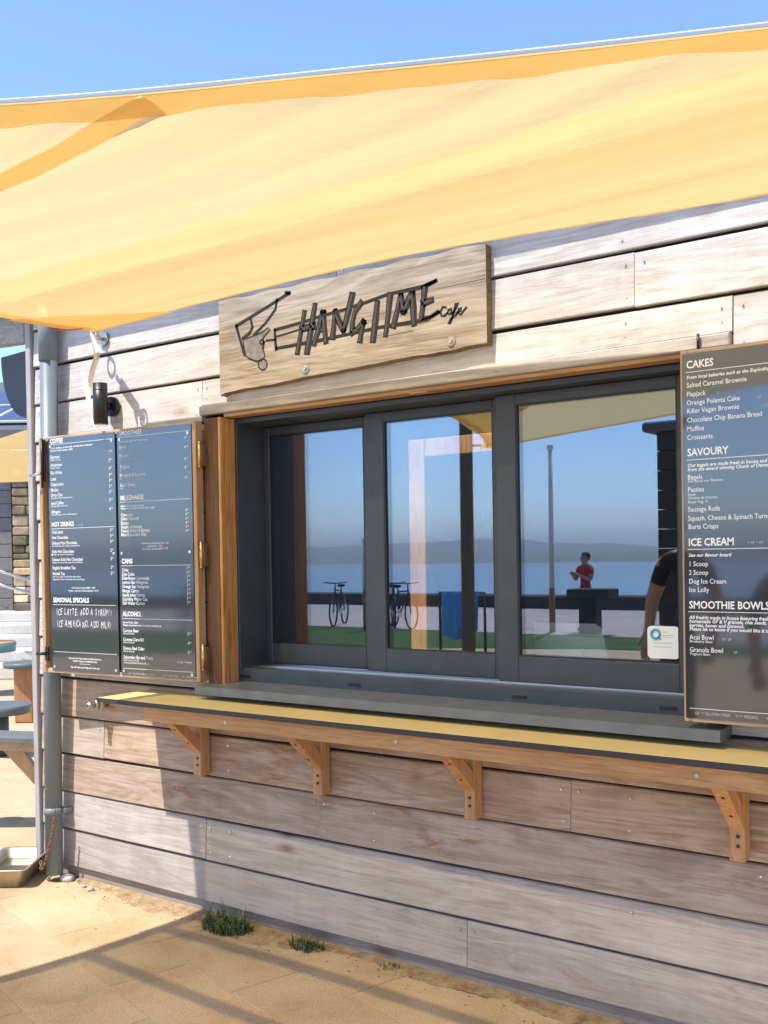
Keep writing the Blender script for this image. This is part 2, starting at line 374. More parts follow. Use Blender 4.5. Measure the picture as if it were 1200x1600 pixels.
# paving slabs near the wall: running bond turned about 15 degrees from the wall
pav = thing('paving', (-2.5, -1.2, 0), None, None, kind='structure')
e1 = Vector((.963, -.268, 0)); e2 = Vector((.268, .963, 0)); SW, SL = .324, .65
protos = []
for k in range(4):
    t = bmesh.new(); box(t, -SL/2+.0017, SL/2-.0017, -SW/2+.0017, SW/2-.0017, -.03, 0, .003)
    rng = random.Random(k)
    for v in t.verts: v.co.x += rng.uniform(-.001, .001); v.co.y += rng.uniform(-.001, .001)
    protos.append(t)
ang = math.atan2(e1.y, e1.x); first = {}; cnt = 0
for j in range(-9, 5):
    n0 = -1.58+.324*j+SW/2
    for i in range(-8, 8):
        s0 = -2.823+SL*i+SL/2+(.35 if j % 2 else 0)
        c = e1*s0+e2*n0
        if not (-6.6 < c.x < .5 and -3.6 < c.y < .55): continue
        if c.y > .12 and c.x > -4.4: continue
        k = random.randrange(4); z = random.uniform(-.0012, .0012); g = random.uniform(.93, 1.05)
        col = (g, g*random.uniform(.98, 1.0), g*random.uniform(.96, 1.0))
        if k not in first:
            o = obj('paving_slab', protos[k], M_pave, pav, center=False); first[k] = o
        else: o = instance(first[k], pav, (0, 0, 0))
        o.location = c-Vector(pav.location)+Vector((0, 0, z)); o.rotation_euler = (random.uniform(-.001, .001), random.uniform(-.001, .001), ang); o.color = (*col, 1); cnt += 1

# ------------------------------------------------------------------ cafe building
bld = thing('cafe_building', (-2.2, 0, 0), 'single storey cafe clad in silver weathered cedar boards with serving window', 'building')
XL, XR = -4.60, 2.6           # cladding ends
OX0, OX1, OZ0, OZ1 = -3.235, -1.125, 1.015, 2.240
bm = B()                      # dark backing with the opening left free
for a in ((XL, OX0-.103, .03, 3.2), (OX1+.058, XR, .03, 3.2)): box(bm, a[0], a[1], .026, .20, a[2], a[3]-.29)
box(bm, OX0-.1028, OX1+.0578, .026, .20, .03, OZ0); box(bm, OX0-.1028, OX1+.0578, .026, .20, OZ1+.03, 2.91)
obj('wall_backing', bm, M_membrane, bld)
rows = [.058, .245, .436, .628, .818, 1.015, 1.212, 1.41, 1.61, 1.81, 2.01, 2.21, 2.405, 2.597, 2.787, 2.915]
splits = {0: [-2.03, .4], 1: [-3.402, -.55], 2: [-2.735, -.93, .9], 3: [-4.1, -1.6, .6], 4: [-2.4, 0], 12: [-1.343, .7], 11: [-3.9, -.4, .9], 13: [-2.6, -.1], 14: [-3.3, -.9, 1.1]}
screws = B()
for k in range(len(rows)-1):
    z0 = rows[k]+.006; z1 = rows[k+1]-.005
    spans = [(XL+.002, XR)]
    if z1 > OZ0 and z0 < OZ1-.02: spans = [(XL+.002, OX0-.105), (OX1+.062, XR)]
    out = []
    for a, b in spans:
        cuts = [a]+[s for s in splits.get(k, []) if a+.1 < s < b-.1]+[b]
        out += list(zip(cuts[:-1], cuts[1:]))
    if k == 11: out = [(XL+.002, OX0-.14), (OX0-.1385, OX1+.102), (OX1+.1035, XR)]
    zrow0 = z0
    for a, b in out:
        z0 = OZ1+.044 if k == 11 and a > -3.6 and b < 0 else zrow0
        t = B(); n = max(2, int((b-a)/.35)); a2 = a+.0012; b2 = b-.0012
        ya, yb = random.uniform(-.0015, .0015), random.uniform(-.0015, .0015)
        sec = lambda y: [(y+.008, z1), (y+.002, z1-.004), (y-.006, z0+.004), (y-.0045, z0+.0005), (y+.02, z0), (y+.026, z1)]
        ring = None; lw = random.uniform(-2, 2)
        for i in range(n+1):
            x = a2+(b2-a2)*i/n; y = ya+(yb-ya)*i/n+.0012*math.sin(x*2.3+lw)
            dz = .0018*math.sin(x*1.7+lw*2)
            r2 = [t.verts.new((x, yy, zz+dz)) for yy, zz in sec(y)]
            if ring:
                for q in range(6): t.faces.new((ring[q], r2[q], r2[(q+1) % 6], ring[(q+1) % 6]))
            else: t.faces.new(r2[::-1])
            ring = r2
        t.faces.new(ring)
        zc = (z0+z1)/2
        if zc < 1.0:
            g = {0: .93, 1: 1.0, 2: .98, 3: .96, 4: .96}.get(k, .85)*random.uniform(.95, 1.05); warm = {2: .05, 3: .10, 4: .10}.get(k, .02)
            col = (g*(1+warm), g*.985, g*(1-warm*1.4))
        else:
            g = (1.34 if a > -3 else 1.32)*random.uniform(.95, 1.05); col = (g*.97, g*.985, g*1.01)
        obj('cladding_board', t, M_clad2 if k in (2, 3, 4) and b > -3.3 else M_clad, bld, color=col)
        for sx in [a+.03, b-.03]+[x for x in ((-3.25, -1.38, .45) if k % 2 else (-2.45, -.35)) if a+.12 < x < b-.12]:
            for zz in (z0+.035, z1-.035):
                cyl(screws, (sx+random.uniform(-.006, .006), -.0072, zz), (sx, .004, zz), .0034, n=8)
tag(obj('cladding_screws', screws, M_alu, bld), kind='stuff')
bm = B(); box(bm, -4.642, -4.603, -.022, .06, .02, 2.915, .003); obj('corner_trim', bm, M_cladV, bld, color=(.95, .95, .95))
bm = B(); box(bm, -4.585, XR, .016, .0255, -.02, .0575, .002); obj('plinth_board', bm, M_clad, bld, color=(.72, .66, .62))
# opening linings
bm = B(); box(bm, OX0-.135, OX1+.10, -.030, .012, OZ1-.002, OZ1+.040, .004); obj('lintel_trim', bm, M_clad, bld, color=(1.05, 1.03, 1.0))
bm = B(); box(bm, OX0, OX1, -.012, .0585, OZ1-.018, OZ1-.0025, .002); obj('head_lining', bm, M_timberX, bld)
for x0, x1 in ((OX0-.100, OX0), (OX1+.004, OX1+.056)):
    e = .016; a, b = ((x0, x1-e-.001), (x1-e, x1)) if x1 == OX0 else ((x0+e+.001, x1), (x0, x0+e))
    bm = B(); box(bm, b[0], b[1], -.035, .0585, OZ0+.030, OZ1-.019, .003); obj('jamb_lining', bm, M_jamb, bld)
    bm = B(); box(bm, a[0], a[1], -.036, .055, OZ0+.030, OZ1-.019, .003); obj('jamb_post', bm, M_frameV, bld, color=(.30, .25, .22))
# window with three sliding leaves on three tracks
bm = B(); FX0, FX1, FZ0, FZ1 = OX0+.002, OX1-.002, OZ0+.04, OZ1-.02
box(bm, FX0-.035, FX0+.004, .06, .234, FZ0, FZ1, .002); box(bm, FX0-.10, FX0-.066, .06, .30, FZ0, FZ1, .002); box(bm, FX1-.035, FX1, .06, .30, FZ0, FZ1, .002)
box(bm, FX0+.0045, FX1-.0355, .06, .30, FZ1-.022, FZ1-.0005, .002); box(bm, FX0+.0045, FX1-.0355, .06, .30, FZ0+.0005, FZ0+.062, .002)
win = obj('window', bm, M_frame, bld)
def sash(x0, x1, y, z0, z1, gx0, gx1, gz0, gz1):
    t = B(); d = .034
    box(t, x0, gx0, y, y+d, z0, z1, .0025); box(t, gx1, x1, y, y+d, z0, z1, .0025)
    box(t, gx0+.0003, gx1-.0003, y+.001, y+d-.001, z0+.001, gz0, .002); box(t, gx0+.0003, gx1-.0003, y+.001, y+d-.001, gz1, z1-.001, .002)
    obj('sash', t, M_frame, win)
    t = B()
    for a in ((gx0, gx1, gz0, gz0+.006), (gx0, gx1, gz1-.006, gz1), (gx0, gx0+.006, gz0+.0062, gz1-.0062), (gx1-.006, gx1, gz0+.0062, gz1-.0062)): box(t, a[0], a[1], y+.004, y+.012, a[2], a[3])
    obj('glazing_gasket', t, M_black, win)
    t = B(); v = [t.verts.new(p) for p in ((gx0, y+.013, gz0), (gx1, y+.013, gz0), (gx1, y+.013, gz1), (gx0, y+.013, gz1))]; t.faces.new(v)
    obj('pane', t, M_glass, win)
    t = B(); v = [t.verts.new(p) for p in ((gx0, y+.0272, gz0), (gx1, y+.0275, gz0), (gx1, y+.0274, gz1), (gx0, y+.0271, gz1))]; t.faces.new(v)
    obj('pane', t, M_glass, win)
sash(-3.298, -2.58, .237, 1.124, 2.196, -3.198, -2.66, 1.214, 2.158)
sash(-2.616, -1.925, .187, 1.124, 2.196, -2.520, -2.0, 1.217, 2.158)
sash(-1.958, -1.163, .137, 1.122, 2.197, -1.874, -1.257, 1.220, 2.158)
for y, x0, x1 in ((.228, -3.27, -2.0), (.178, -3.27, -1.2), (.131, -3.27, -1.2)):
    t = B(); box(t, x0, x1, y, y+.004, FZ0+.0625, FZ0+.069); obj('track', t, M_alu, win)
for x in (-3.20, -2.59, -1.83, -1.27):
    t = B(); box(t, x-.03, x+.03, .057, .0595, FZ0+.020, FZ0+.031); obj('weep_slot', t, M_black, win)
t = B(); box(t, -3.262, -3.238, .230, .2365, 1.56, 1.74, .003); h = obj('latch_plate', t, M_black, win)
t = B(); cyl(t, (-3.250, .228, 1.62), (-3.250, .214, 1.62), .008, n=12); obj('latch_knob', t, M_brass, win)
t = B(); box(t, -2.245, -2.165, -.012, .012, OZ1-.022, OZ1-.0185); obj('packing_shim', t, M_frameX, win)
t = B(); prism(t, [(-3.333, -.12, 1.014), (-3.333, -.12, 1.050), (-3.333, .0585, 1.059), (-3.333, .0585, 1.022)], (1, 0, 0), 2.294); obj('sill', t, M_sill, bld)
# inside the cafe
bm = B(); rx0, rx1, ry1 = -4.5, 2.4, 4.2
box(bm, rx0, rx1, .31, ry1, -.01, .0); box(bm, rx0-.1, rx0, .31, ry1+.1, 0, 2.9); box(bm, rx1, rx1+.1, .31, ry1+.1, 0, 2.9); box(bm, rx0, rx1, ry1, ry1+.1, 0, 2.9)
obj('interior_wall', bm, M_room, bld)
bm = B(); box(bm, -3.1, 2.3, .32, .85, .90, .94, .004); obj('interior_counter', bm, M_pale, bld)
bm = B(); box(bm, -3.1, 2.3, .34, .80, .02, .899); obj('counter_front', bm, M_room, bld)
bm = B(); box(bm, -4.72, XR+.2, -.115, 1.0, 2.93, 3.02, .01); box(bm, -4.72, XR+.2, 2.3, 4.5, 2.93, 3.02, .01); box(bm, -4.72, -4.45, 1.0002, 2.2998, 2.93, 3.02); box(bm, -3.0, XR+.2, 1.0002, 2.2998, 2.93, 3.02)  # unseen gap in the roof, added to let sun onto the inner frame
obj('roof', bm, M_slate, bld)
bm = B(); box(bm, -4.72, XR+.2, -.14, -.1155, 2.917, 3.03, .004); obj('fascia_board', bm, M_clad, bld)
bm = B(); box(bm, -4.64, -4.605, .07, 4.4, 0, 2.915); obj('side_wall', bm, M_clad, bld)
# pale timber door frame inside, sunlit through the gap added in the roof
bm = B(); box(bm, -4.03, -3.90, 2.55, 2.66, .02, 2.39, .004); box(bm, -3.36, -3.25, 2.55, 2.66, .02, 2.39, .004); box(bm, -3.8995, -3.3605, 2.555, 2.655, 2.27, 2.39, .004)
obj('inner_door_frame', bm, M_jamb, bld)

# ------------------------------------------------------------------ text
_tc = {}
def text_bm(bm, body, o, ax, up, size, bold=0.0, shear=0.0, align='LEFT', lift=.0006, squeeze=1.0):
    key = (body, round(bold, 4), shear, align)
    if key not in _tc:
        cu = bpy.data.curves.new('t', 'FONT'); cu.body = body; cu.size = 1; cu.resolution_u = 2; cu.offset = bold; cu.shear = shear; cu.align_x = align; cu.fill_mode = 'FRONT'
        ob = bpy.data.objects.new('t', cu); me = bpy.data.meshes.new_from_object(ob)
        _tc[key] = ([v.co.copy() for v in me.vertices], [tuple(p.vertices) for p in me.polygons])
        bpy.data.objects.remove(ob); bpy.data.curves.remove(cu); bpy.data.meshes.remove(me)
    vs, fs = _tc[key]; n = Vector(ax).cross(Vector(up)).normalized(); vv = [bm.verts.new(Vector(o)+Vector(ax)*(v.x*size*squeeze)+Vector(up)*(v.y*size)+n*lift) for v in vs]
    for f in fs:
        try: bm.faces.new([vv[i] for i in f])
        except ValueError: pass

# ------------------------------------------------------------------ menu shutters
def shutter(hinge, free, z0, z1, label, panels, hinges, side):
    """hinge/free: front-face ends in plan; side=+1 when the free end lies to the left"""
    hx = Vector((*hinge, 0)); fx = Vector((*free, 0)); left, right = (fx, hx) if side > 0 else (hx, fx)
    ax = (right-left).normalized(); L = (right-left).length; n = Vector((ax.y, -ax.x, 0)); up = Vector((0, 0, 1))
    root = thing('menu_shutter', (left.x, left.y, z0), label, 'menu board', 'menu shutters beside the serving window')
    def P(u, d, z): return left+ax*u+n*d+up*z
    def rb(t, u0, u1, d0, d1, a, b, bev=.002):
        obox(t, P((u0+u1)/2, (d0+d1)/2, (a+b)/2), ax, n, up, (u1-u0)/2, (d1-d0)/2, (b-a)/2, bev)
    T = .046
    for u0, u1 in ((0, .022), (L-.022, L)):
        t = B(); rb(t, u0, u1, -T, 0, z0, z1); obj('stile', t, M_frameV, root)
    for a, b in ((z0, z0+.022), (z1-.022, z1)):
        t = B(); rb(t, .0225, L-.0225, -T, -.0015, a, b); obj('rail', t, M_frameX, root)
    zz = z0+.0225
    while zz < z1-.03:
        t = B(); z9 = min(zz+.19, z1-.0225); rb(t, .0227, L-.0227, -T-.012, -T+.012, zz, z9-.006); obj('back_board', t, M_clad, root, color=(1.05, 1.03, 1.02)); zz += .19
    for (u0, u1, draw) in panels:
        t = B(); rb(t, u0, u1, -.006, .003, z0+.012, z1-.012, .0006); pn = obj('menu_panel', t, M_acrylic, root)
        ink = B(); dim = B()
        H = z1-z0
        def TX(s, u, f, size, bold=0, shear=0, align='LEFT', b=None, sq=None):
            if sq is None: sq = .87 if size > .02 else 1.0
            text_bm(ink if b is None else b, s, P(u0+u, .0032, z1-f*H), ax, up, size, bold, shear, align, squeeze=sq*(1 if sq < .8 else 1))
        def LINE(f, b0=.012, b1=.012, b=None):
            t2 = ink if b is None else b; v = [t2.verts.new(P(q, .0038, z1-f*H+dz)) for q, dz in ((u0+b0, 0), (u1-b1, 0), (u1-b1, .0018), (u0+b0, .0018))]; t2.faces.new(v)
        def HAND(txt, u, f, size, sq):
            rn_ = random.Random(len(txt)); x = u
            for c_ in txt:
                a_ = rn_.uniform(-.16, .10); sc_ = rn_.uniform(.88, 1.14); dy = rn_.uniform(-.003, .003)
                if c_ != ' ': text_bm(ink, c_, P(u0+x, .0032, z1-f*H+dy), (ax*math.cos(a_)+up*math.sin(a_)), (up*math.cos(a_)-ax*math.sin(a_)), size*sc_, -.006, .08, squeeze=sq)
                x += size*sq*(.34 if c_ in 'I,' else (.5 if c_ == ' ' else (.92 if c_ in 'MNDOA' else .74)))*rn_.uniform(.92, 1.06)
        TX.hand = HAND
        draw(TX, LINE, dim, u1-u0)
        tag(obj('lettering', ink, M_ink, pn), kind='stuff')
        if dim.verts: tag(obj('small_lettering', dim, M_ink2, pn), kind='stuff')
        else: dim.free()
        if side > 0:
         for (u, z) in ((u0+.018, z0+.03), (u1-.018, z0+.03), (u0+.018, z1-.05), (u1-.018, z1-.05), (u0+.018, (z0+z1)/2), (u1-.018, (z0+z1)/2)):
             t = B(); cyl(t, P(u, .002, z), P(u, .0065, z), .0065, n=10); obj('panel_screw', t, M_alu, pn)
    for z in hinges:
        t = B(); e = hx+n*(-T*.5); sg = 1 if side > 0 else -1
        kn = ax*(.012*sg)+n*(-.010 if side > 0 else -.050); cyl(t, hx+kn+up*(z-.05), hx+kn+up*(z+.05), .0085, n=12)
        for q in (-.052, .052): ball(t, hx+kn+up*(z+q), .0085, 8, 6)
        hg = obj('hinge', t, M_brass, root)
        t = B(); obox(t, hx+ax*(.0015*sg)+n*(-.030)+up*z, n, ax, up, .019, .0015, .048); obox(t, hx+ax*(.0225*sg)+n*(-.0325)+up*z, n, ax, up, .019, .0012, .048); obj('hinge_leaf', t, M_zinc, hg)
        t = B()
        for q in (-.034, -.012, .012, .034): cyl(t, hx+ax*(.0028*sg)+n*(-.036)+up*(z+q), hx+ax*(.0042*sg)+n*(-.036)+up*(z+q), .0042, n=8)
        obj('hinge_screw', t, M_brass, hg)
    return root, P

def fz(y): return y
def col1(TX, LINE, D, w):
    f = lambda y: (640+.2333*y-690)/366
    g = lambda y: (850+.2333*y-690)/366
    hs = .030; it = .0215; sm = .0108; X = .016; R = w-.02
    def price(y, s, ff): TX(s, R-.012, ff(y), it, .006, align='RIGHT'); TX('00', R-.011, ff(y)-.006, .011)
    TX('COFFEE', X, f(262), hs, .03); LINE(f(272))
    TX('All our coffees are made with a double shot of espresso', X, f(300), .0128, .02, .15); TX('from our local roastery coffee.', X, f(317), .0128, .02, .15)
    for s, y, sub, p in (('Espresso', 362, 'Single or Double', '2'), ('Americano', 415, 'Black or White', '2'), ('Flat White', 467, '', '3'), ('Latte', 507, '', '3'), ('Cappuccino', 543, '', '3'), ('Mocha', 580, '', '3'), ('Dirty Chai', 614, 'Chai Latte with a double espresso', '3'), ('Iced Coffee', 667, 'Choose milk or dairy free', '3'), ('Affogato', 724, 'Vanilla ice cream with a double espresso', '4')):
        TX(s, X, f(y), it, .012)
        if sub: TX(sub, X, f(y+15), sm, .006)
        price(y, p, f)
    TX('HOT DRINKS', X, f(812), hs, .03); TX('(sm) (lg)', X+.18, f(812), .011, b=D); LINE(f(828))
    for s, y, sub, p in (('Chai Latte', 858, '', '3'), ('Hot Chocolate', 895, '', '3')): TX(s, X, f(y), it, .012); price(y, p, f)
    for s, y, sub, p in (('Deluxe Hot Chocolate', 31, 'Hot Chocolate with cream & marshmallows', '3'), ('Kids Hot Chocolate', 87, 'Smaller and cooler in temperature', '2'), ('Deluxe Kids Hot Chocolate', 140, 'Smaller and cooler with cream & marshmallows', '3'), ('English Breakfast Tea', 195, '', '2'), ('Herbal Tea', 233, '', '2')):
        TX(s, X, g(y), it, .012); price(y, p, g)
        if sub: TX(sub, X, g(y+15), sm, .006)
    TX('Earl Grey, Decaf Tea, Red Bush, Mint, Berry', X, g(249), sm, .006); TX('Peppermint, Green, Camomile, Lemon and Ginger', X, g(266), sm, .006)
    TX('Oat | Soya | Coconut Milk + 0.30', w/2, g(322), .0118, .012, align='CENTER'); TX('Syrups - Caramel, Vanilla, Hazelnut + 0.50', w/2, g(341), .0118, .012, align='CENTER')
    TX('SEASONAL SPECIALS', X, g(412), .031, .035); LINE(g(430))
    TX.hand('ICE LATTE, ADD A SYRUP??', X+.022, g(495), .044, .52); TX.hand('ICE AMERICANO, ADD MILK?', X+.026, g(574), .044, .50)
    LINE(g(742))
    TX('Let us know if you want to drink here in a', w/2, g(784), .0128, .02, align='CENTER'); TX('ceramic mug or a takeaway cup', w/2, g(801), .0128, .02, align='CENTER')
    LINE(g(815), w*.42, w*.42); TX('10p off when you bring your own cup', w/2, g(842), .0128, .02, align='CENTER')
def col2(TX, LINE, D, w):
    f = lambda y: (640+.2333*y-677)/381
    g = lambda y: (850+.2333*y-677)/381
    hs = .030; it = .0215; sm = .0108; X = .016; R = w-.02
    def price(y, s, ff): TX(s, R-.012, ff(y), it, .004, align='RIGHT'); TX('50', R-.011, ff(y)-.006, .011)
    TX('SMOOTHIES', X, f(205), hs, .012); TX('all 4.50', X+.175, f(200), .011, b=D); LINE(f(217))
    TX('Made fresh with fruit & apple juice', X, f(250), .0128, .012, .15)
    for s, y, subs in (('Berry', 290, ['Strawberry, Raspberry, Banana, Blueberry']), ('Passion', 347, ['Mango, Pineapple, Peach, Passionfruit', 'and Strawberry, Papaya']), ('Tropical', 420, ['Kiwi, Pineapple, Mango, Strawberry']), ('Pineapple & Coconut', 475, ['Pineapple and Coconut Milk']), ('Super Green', 538, ['Spinach, Avocado, Apple, Kiwi and Spirulina'])):
        TX(s, X, f(y), it, .004); price(y-20, '4', f)
        for i, q in enumerate(subs): TX(q, X, f(y+17+16*i), sm, .002, b=D)
    TX('MILKSHAKES', X, f(627), hs, .03); TX('all 4.20', X+.185, f(622), .011, b=D); LINE(f(642))
    TX('Made with ice cream & milk', X, f(672), .0128, .02, .15); TX('Please ask to make your milkshake vegan', X, f(688), .0128, .02, .15)
    for s, y in (('Chocolate', 733), ('Salted Caramel', 759), ('Banana', 787), ('Nutella & Banana', 813), ('Peanut Butter & Banana', 838), ('Mint Chocolate Chip', 864)): TX(s, X, f(y), it, .012); price(y-12, '4', f)
    for s, y in (('Add Flavoured Espresso shot  1.00', 19), ('Add Cream + 0.30', 38), ('Oat | Soya | Coconut Milk + 0.30', 55)): TX(s, w/2, g(y), .0118, .006, align='CENTER')
    TX('CANS', X, g(141), hs, .03); LINE(g(158))
    for s, y in (('Coke', 194), ('Diet Coke', 222), ('Elderflower Lemonade', 248), ('Lemon San Pellegrino', 275), ('Orange San Pellegrino', 303), ('Mango Carton', 331), ('Apple Juice Carton', 358), ('Sparkling Water Can', 385), ('Still Water Carton', 412)): TX(s, X, g(y), it, .012); price(y-8, '1', g)
    TX('ALCOHOL', X, g(487), hs, .03); LINE(g(505))
    TX('Served from 12pm', X, g(534), .0128, .02, .15); TX('Please consume in our immediate seating area', X, g(552), .0128, .02, .15)
    for s, y, sub, p in (('Corona Beer', 592, '330 ml 4.5% abv', '5'), ('Corona Cero 0.0', 650, '330 ml 0.0% abv', '4'), ('Devon Red Cider', 708, '500 ml 4.5% abv', '5')): TX(s, X, g(y), it, .012); TX(sub, X, g(y+15), sm, .008); price(y+10, p, g)
    TX('Salcombe Gin and Tonic', X, g(766), it, .012); TX('Start Point Gin 5% abv', X, g(782), sm, .006); TX('or Rose Saint Marie Pink Gin 5% abv', X, g(798), sm, .006); TX('7 single / 9 double', R, g(776), .0118, align='RIGHT')
    LINE(g(832))
    for i, s in enumerate(('GF ** GLUTEN FREE', 'V ** VEGAN', 'DF ** DAIRY FREE', 'VG ** VEGETARIAN')): TX(s, X+.03+i*.108, g(868), .0115, .002, b=D)
def col3(TX, LINE, D, w):
    f = lambda y: (520+.2*y-551)/577
    g = lambda y: (830+.2*y-551)/577
    hs = .0325; it = .0215; sm = .0118; X = .014
    TX('CAKES', X, f(297), hs, .022); LINE(f(330), .012, .02)
    TX('From local bakeries such as the Exploding Bakery', X, f(380), .0148, .02, .2)
    for s, y, q in (('Salted Caramel Brownie', 445, 'GF'), ('Flapjack', 515, 'V'), ('Orange Polenta Cake', 582, 'GF'), ('Killer Vegan Brownie', 645, 'V GF'), ('Chocolate Chip Banana Bread', 715, ''), ('Muffins', 783, ''), ('Croissants', 850, '')):
        TX(s, X, f(y), it, .004); TX(q, X+.0108*len(s)+.008, f(y), .010, b=D)
    TX('SAVOURY', X, f(975), hs, .022); LINE(f(1008), .012, .02)
    TX('Our bagels are made fresh in house and our pasties come', X, f(1060), .0148, .022, .2); TX('from the award winning Chunk of Devon', X, f(1092), .0148, .022, .2)
    TX('Bagels', X, f(1157), it, .004); TX('Ask about our flavours', X, f(1180), sm, .002); TX('Pasties', X, f(1253), it, .006)
    for s, y in (('Steak', 1283), ('Chicken & Chorizo', 1310), ('Roast Veg  V', 1341)): TX(s, X, f(y), sm, .002)
    for s, y in (('Sausage Rolls', 1405), ('Squash, Cheese & Spinach Turnover', 1475), ('Burts Crisps', 1540)): TX(s, X, f(y), it, .004)
    TX('ICE CREAM', X, g(120), hs, .022); TX('V GF  + DF', X+.180, g(112), .010, b=D); LINE(g(150), .012, .02)
    TX('See our flavour board', X, g(205), .0148, .02, .2)
    for s, y in (('1 Scoop', 278), ('2 Scoop', 345), ('Dog Ice Cream', 413), ('Ice Lolly', 478)): TX(s, X, g(y), it, .004)
    TX('SMOOTHIE BOWLS', X, g(605), hs, .022); LINE(g(633), .012, .02)
    for s, y in (('All freshly made in house featuring fresh fruit, our', 687), ('homemade GF & V granola, chia seeds, mixed', 717), ('berries, honey and coconut.', 748), ('Please let us know if you would like it to be vegan', 777)): TX(s, X, g(y), .0148, .022, .2)
    TX('Acai Bowl', X, g(846), it, .006); TX('GF  DF', X+.1, g(846), .010, b=D); TX('Blueberry Base', X, g(870), sm, .002)
    TX('Granola Bowl', X, g(943), it, .006); TX('GF', X+.135, g(943), .010, b=D); TX('Yoghurt Base', X, g(968), sm, .002)
    LINE(g(1385), .012, .02)
    for i, s in enumerate(('GF ** GLUTEN FREE', 'V ** VEGAN', 'VG ** VEGETARIAN')): TX(s, X+.014+(0, .125, .215)[i], g(1428), .0125, .002, b=D)

shL, PL = shutter((-3.335, -.085), (-4.345, -.165), 1.062, 2.208, 'open timber framed menu board with coffee and smoothie lists, over the grey downpipe',
    [(.070, .522, col1), (.537, .990, col2)], (2.06, 1.62, 1.17), 1)
shR, PR = shutter((-1.150, -.120), (-.09, -.120), 1.072, 2.222, 'open timber framed menu board with cakes and ice cream list, right of the window',
    [(.007, 1.05, col3)], (), -1)
# bolts on the left shutter
t = B(); uz = 2.10
box(t, -4.308, -4.286, -.176, -.166, 1.99, 2.195, .002); cyl(t, (-4.297, -.182, 1.96), (-4.297, -.182, 2.2), .007, n=10); obj('slide_bolt', t, M_black, shL)
t = B(); cyl(t, (-4.297, -.19, 2.03), (-4.355, -.21, 2.02), .006, n=8); obj('bolt_handle', t, M_steel, shL)
t = B(); box(t, -4.312, -4.288, -.178, -.166, 1.12, 1.19, .002); cyl(t, (-4.30, -.178, 1.155), (-4.34, -.205, 1.155), .008, n=8); obj('lower_catch', t, M_black, shL)
t = B(); cyl(t, (-1.12, -.04, 2.225), (-1.12, -.04, 2.285), .005, n=8); obj('top_bolt', t, M_black, shR)

# ------------------------------------------------------------------ counter shelf
sh = thing('counter_shelf', (-1.5, 0, .99), 'long yellow topped timber shelf on brackets below the serving window', 'shelf')
bm = B(); box(bm, -3.765, 1.6, -.30, -.008, .972, .992, .0015); obj('shelf_top', bm, M_shelf, sh)
bm = B(); box(bm, -3.7665, 1.6, -.3035, -.3002, .9715, .9915); obj('shelf_edge', bm, M_dark, sh)
bm = B(); box(bm, -3.50, 1.6, -.268, -.238, .905, .9715, .003); obj('front_rail', bm, M_timberX, sh)
bm = B(); box(bm, -3.50, 1.6, -.038, -.010, .905, .9715, .003); obj('back_rail', bm, M_timberX, sh)
for i, x in enumerate((-3.382, -2.690, -1.973, -1.008, .05)):
    b_ = bpy.data.objects.new('bracket', None); COL.objects.link(b_); b_.parent = sh; b_.location = Vector((x, -.03, .65))-Vector(sh.location); b_.empty_display_size = .05
    t = B(); box(t, x-.024, x+.024, -.068, -.011, .640, .9045, .003); lg = obj('leg', t, M_frameV, b_, color=(1.1, .95, .8))
    t = B(); a = (-.235, .9035); c = (-.0685, .752); prism(t, [(x-.0235, -.2375, .9035), (x-.0235, -.175, .9035), (x-.0235, -.0687, .812), (x-.0235, -.0687, .7465)], (1, 0, 0), .047); obj('brace', t, M_frameV, b_, color=(1.1, .92, .75))
    t = B()
    for (yy, zz) in ((-.0685, .69), (-.0685, .72)): cyl(t, (x+.004, yy+.001, zz), (x+.004, yy-.0022, zz), .006, n=8)
    for k in (.25, .7):
        p = Vector((x, -.2375+(.169)*k, .9035-.157*k)); q = Vector((0, -.68, -.73)); cyl(t, p-q*.001, p+q*.0015, .006, n=8)
    tag(obj('screw', t, M_dark, b_), kind='stuff')
for x in (-3.0, -2.15, -1.06, -.3):
    t = B(); cyl(t, (x, -.266, .938), (x, -.2705, .938), .008, n=10); obj('rail_screw', t, M_zinc, sh)

# ------------------------------------------------------------------ sign
sg = thing('cafe_sign', (-2.55, 0, 2.5), 'rustic oak plank sign with carved cafe lettering and a hanging figure', 'sign')
bm = B(); n = 40; top = []; fr = []
x0, x1 = -3.222, -1.884
for y in (-.042, -.004):
    lo = []; hi = []
    for i in range(n+1):
        x = x0+(x1-x0)*i/n; zb = 2.316+.044*(i/n)**.8+.003*math.sin(i*.5)*(.5+.5*math.sin(i*.23))+.001*math.sin(i*1.9)+(-.004 if i in (0, n) else 0); zt = 2.716+.004*math.sin(i*.9)
        if y > -.02: zb -= .004
        lo.append(bm.verts.new((x, y, zb))); hi.append(bm.verts.new((x, y, zt)))
    fr.append((lo, hi))
for i in range(n):
    (l0, h0), (l1, h1) = fr
    bm.faces.new((l0[i], l0[i+1], h0[i+1], h0[i])); bm.faces.new((l1[i+1], l1[i], h1[i], h1[i+1]))
    f = bm.faces.new((l0[i], l1[i], l1[i+1], l0[i+1])); f.material_index = 1; f = bm.faces.new((h0[i], h0[i+1], h1[i+1], h1[i])); f.material_index = 1
for i in (0, n):
    f = bm.faces.new((fr[0][0][i], fr[0][1][i], fr[1][1][i], fr[1][0][i])); f.material_index = 1
obj('plank', bm, [M_sign, M_signedge], sg)
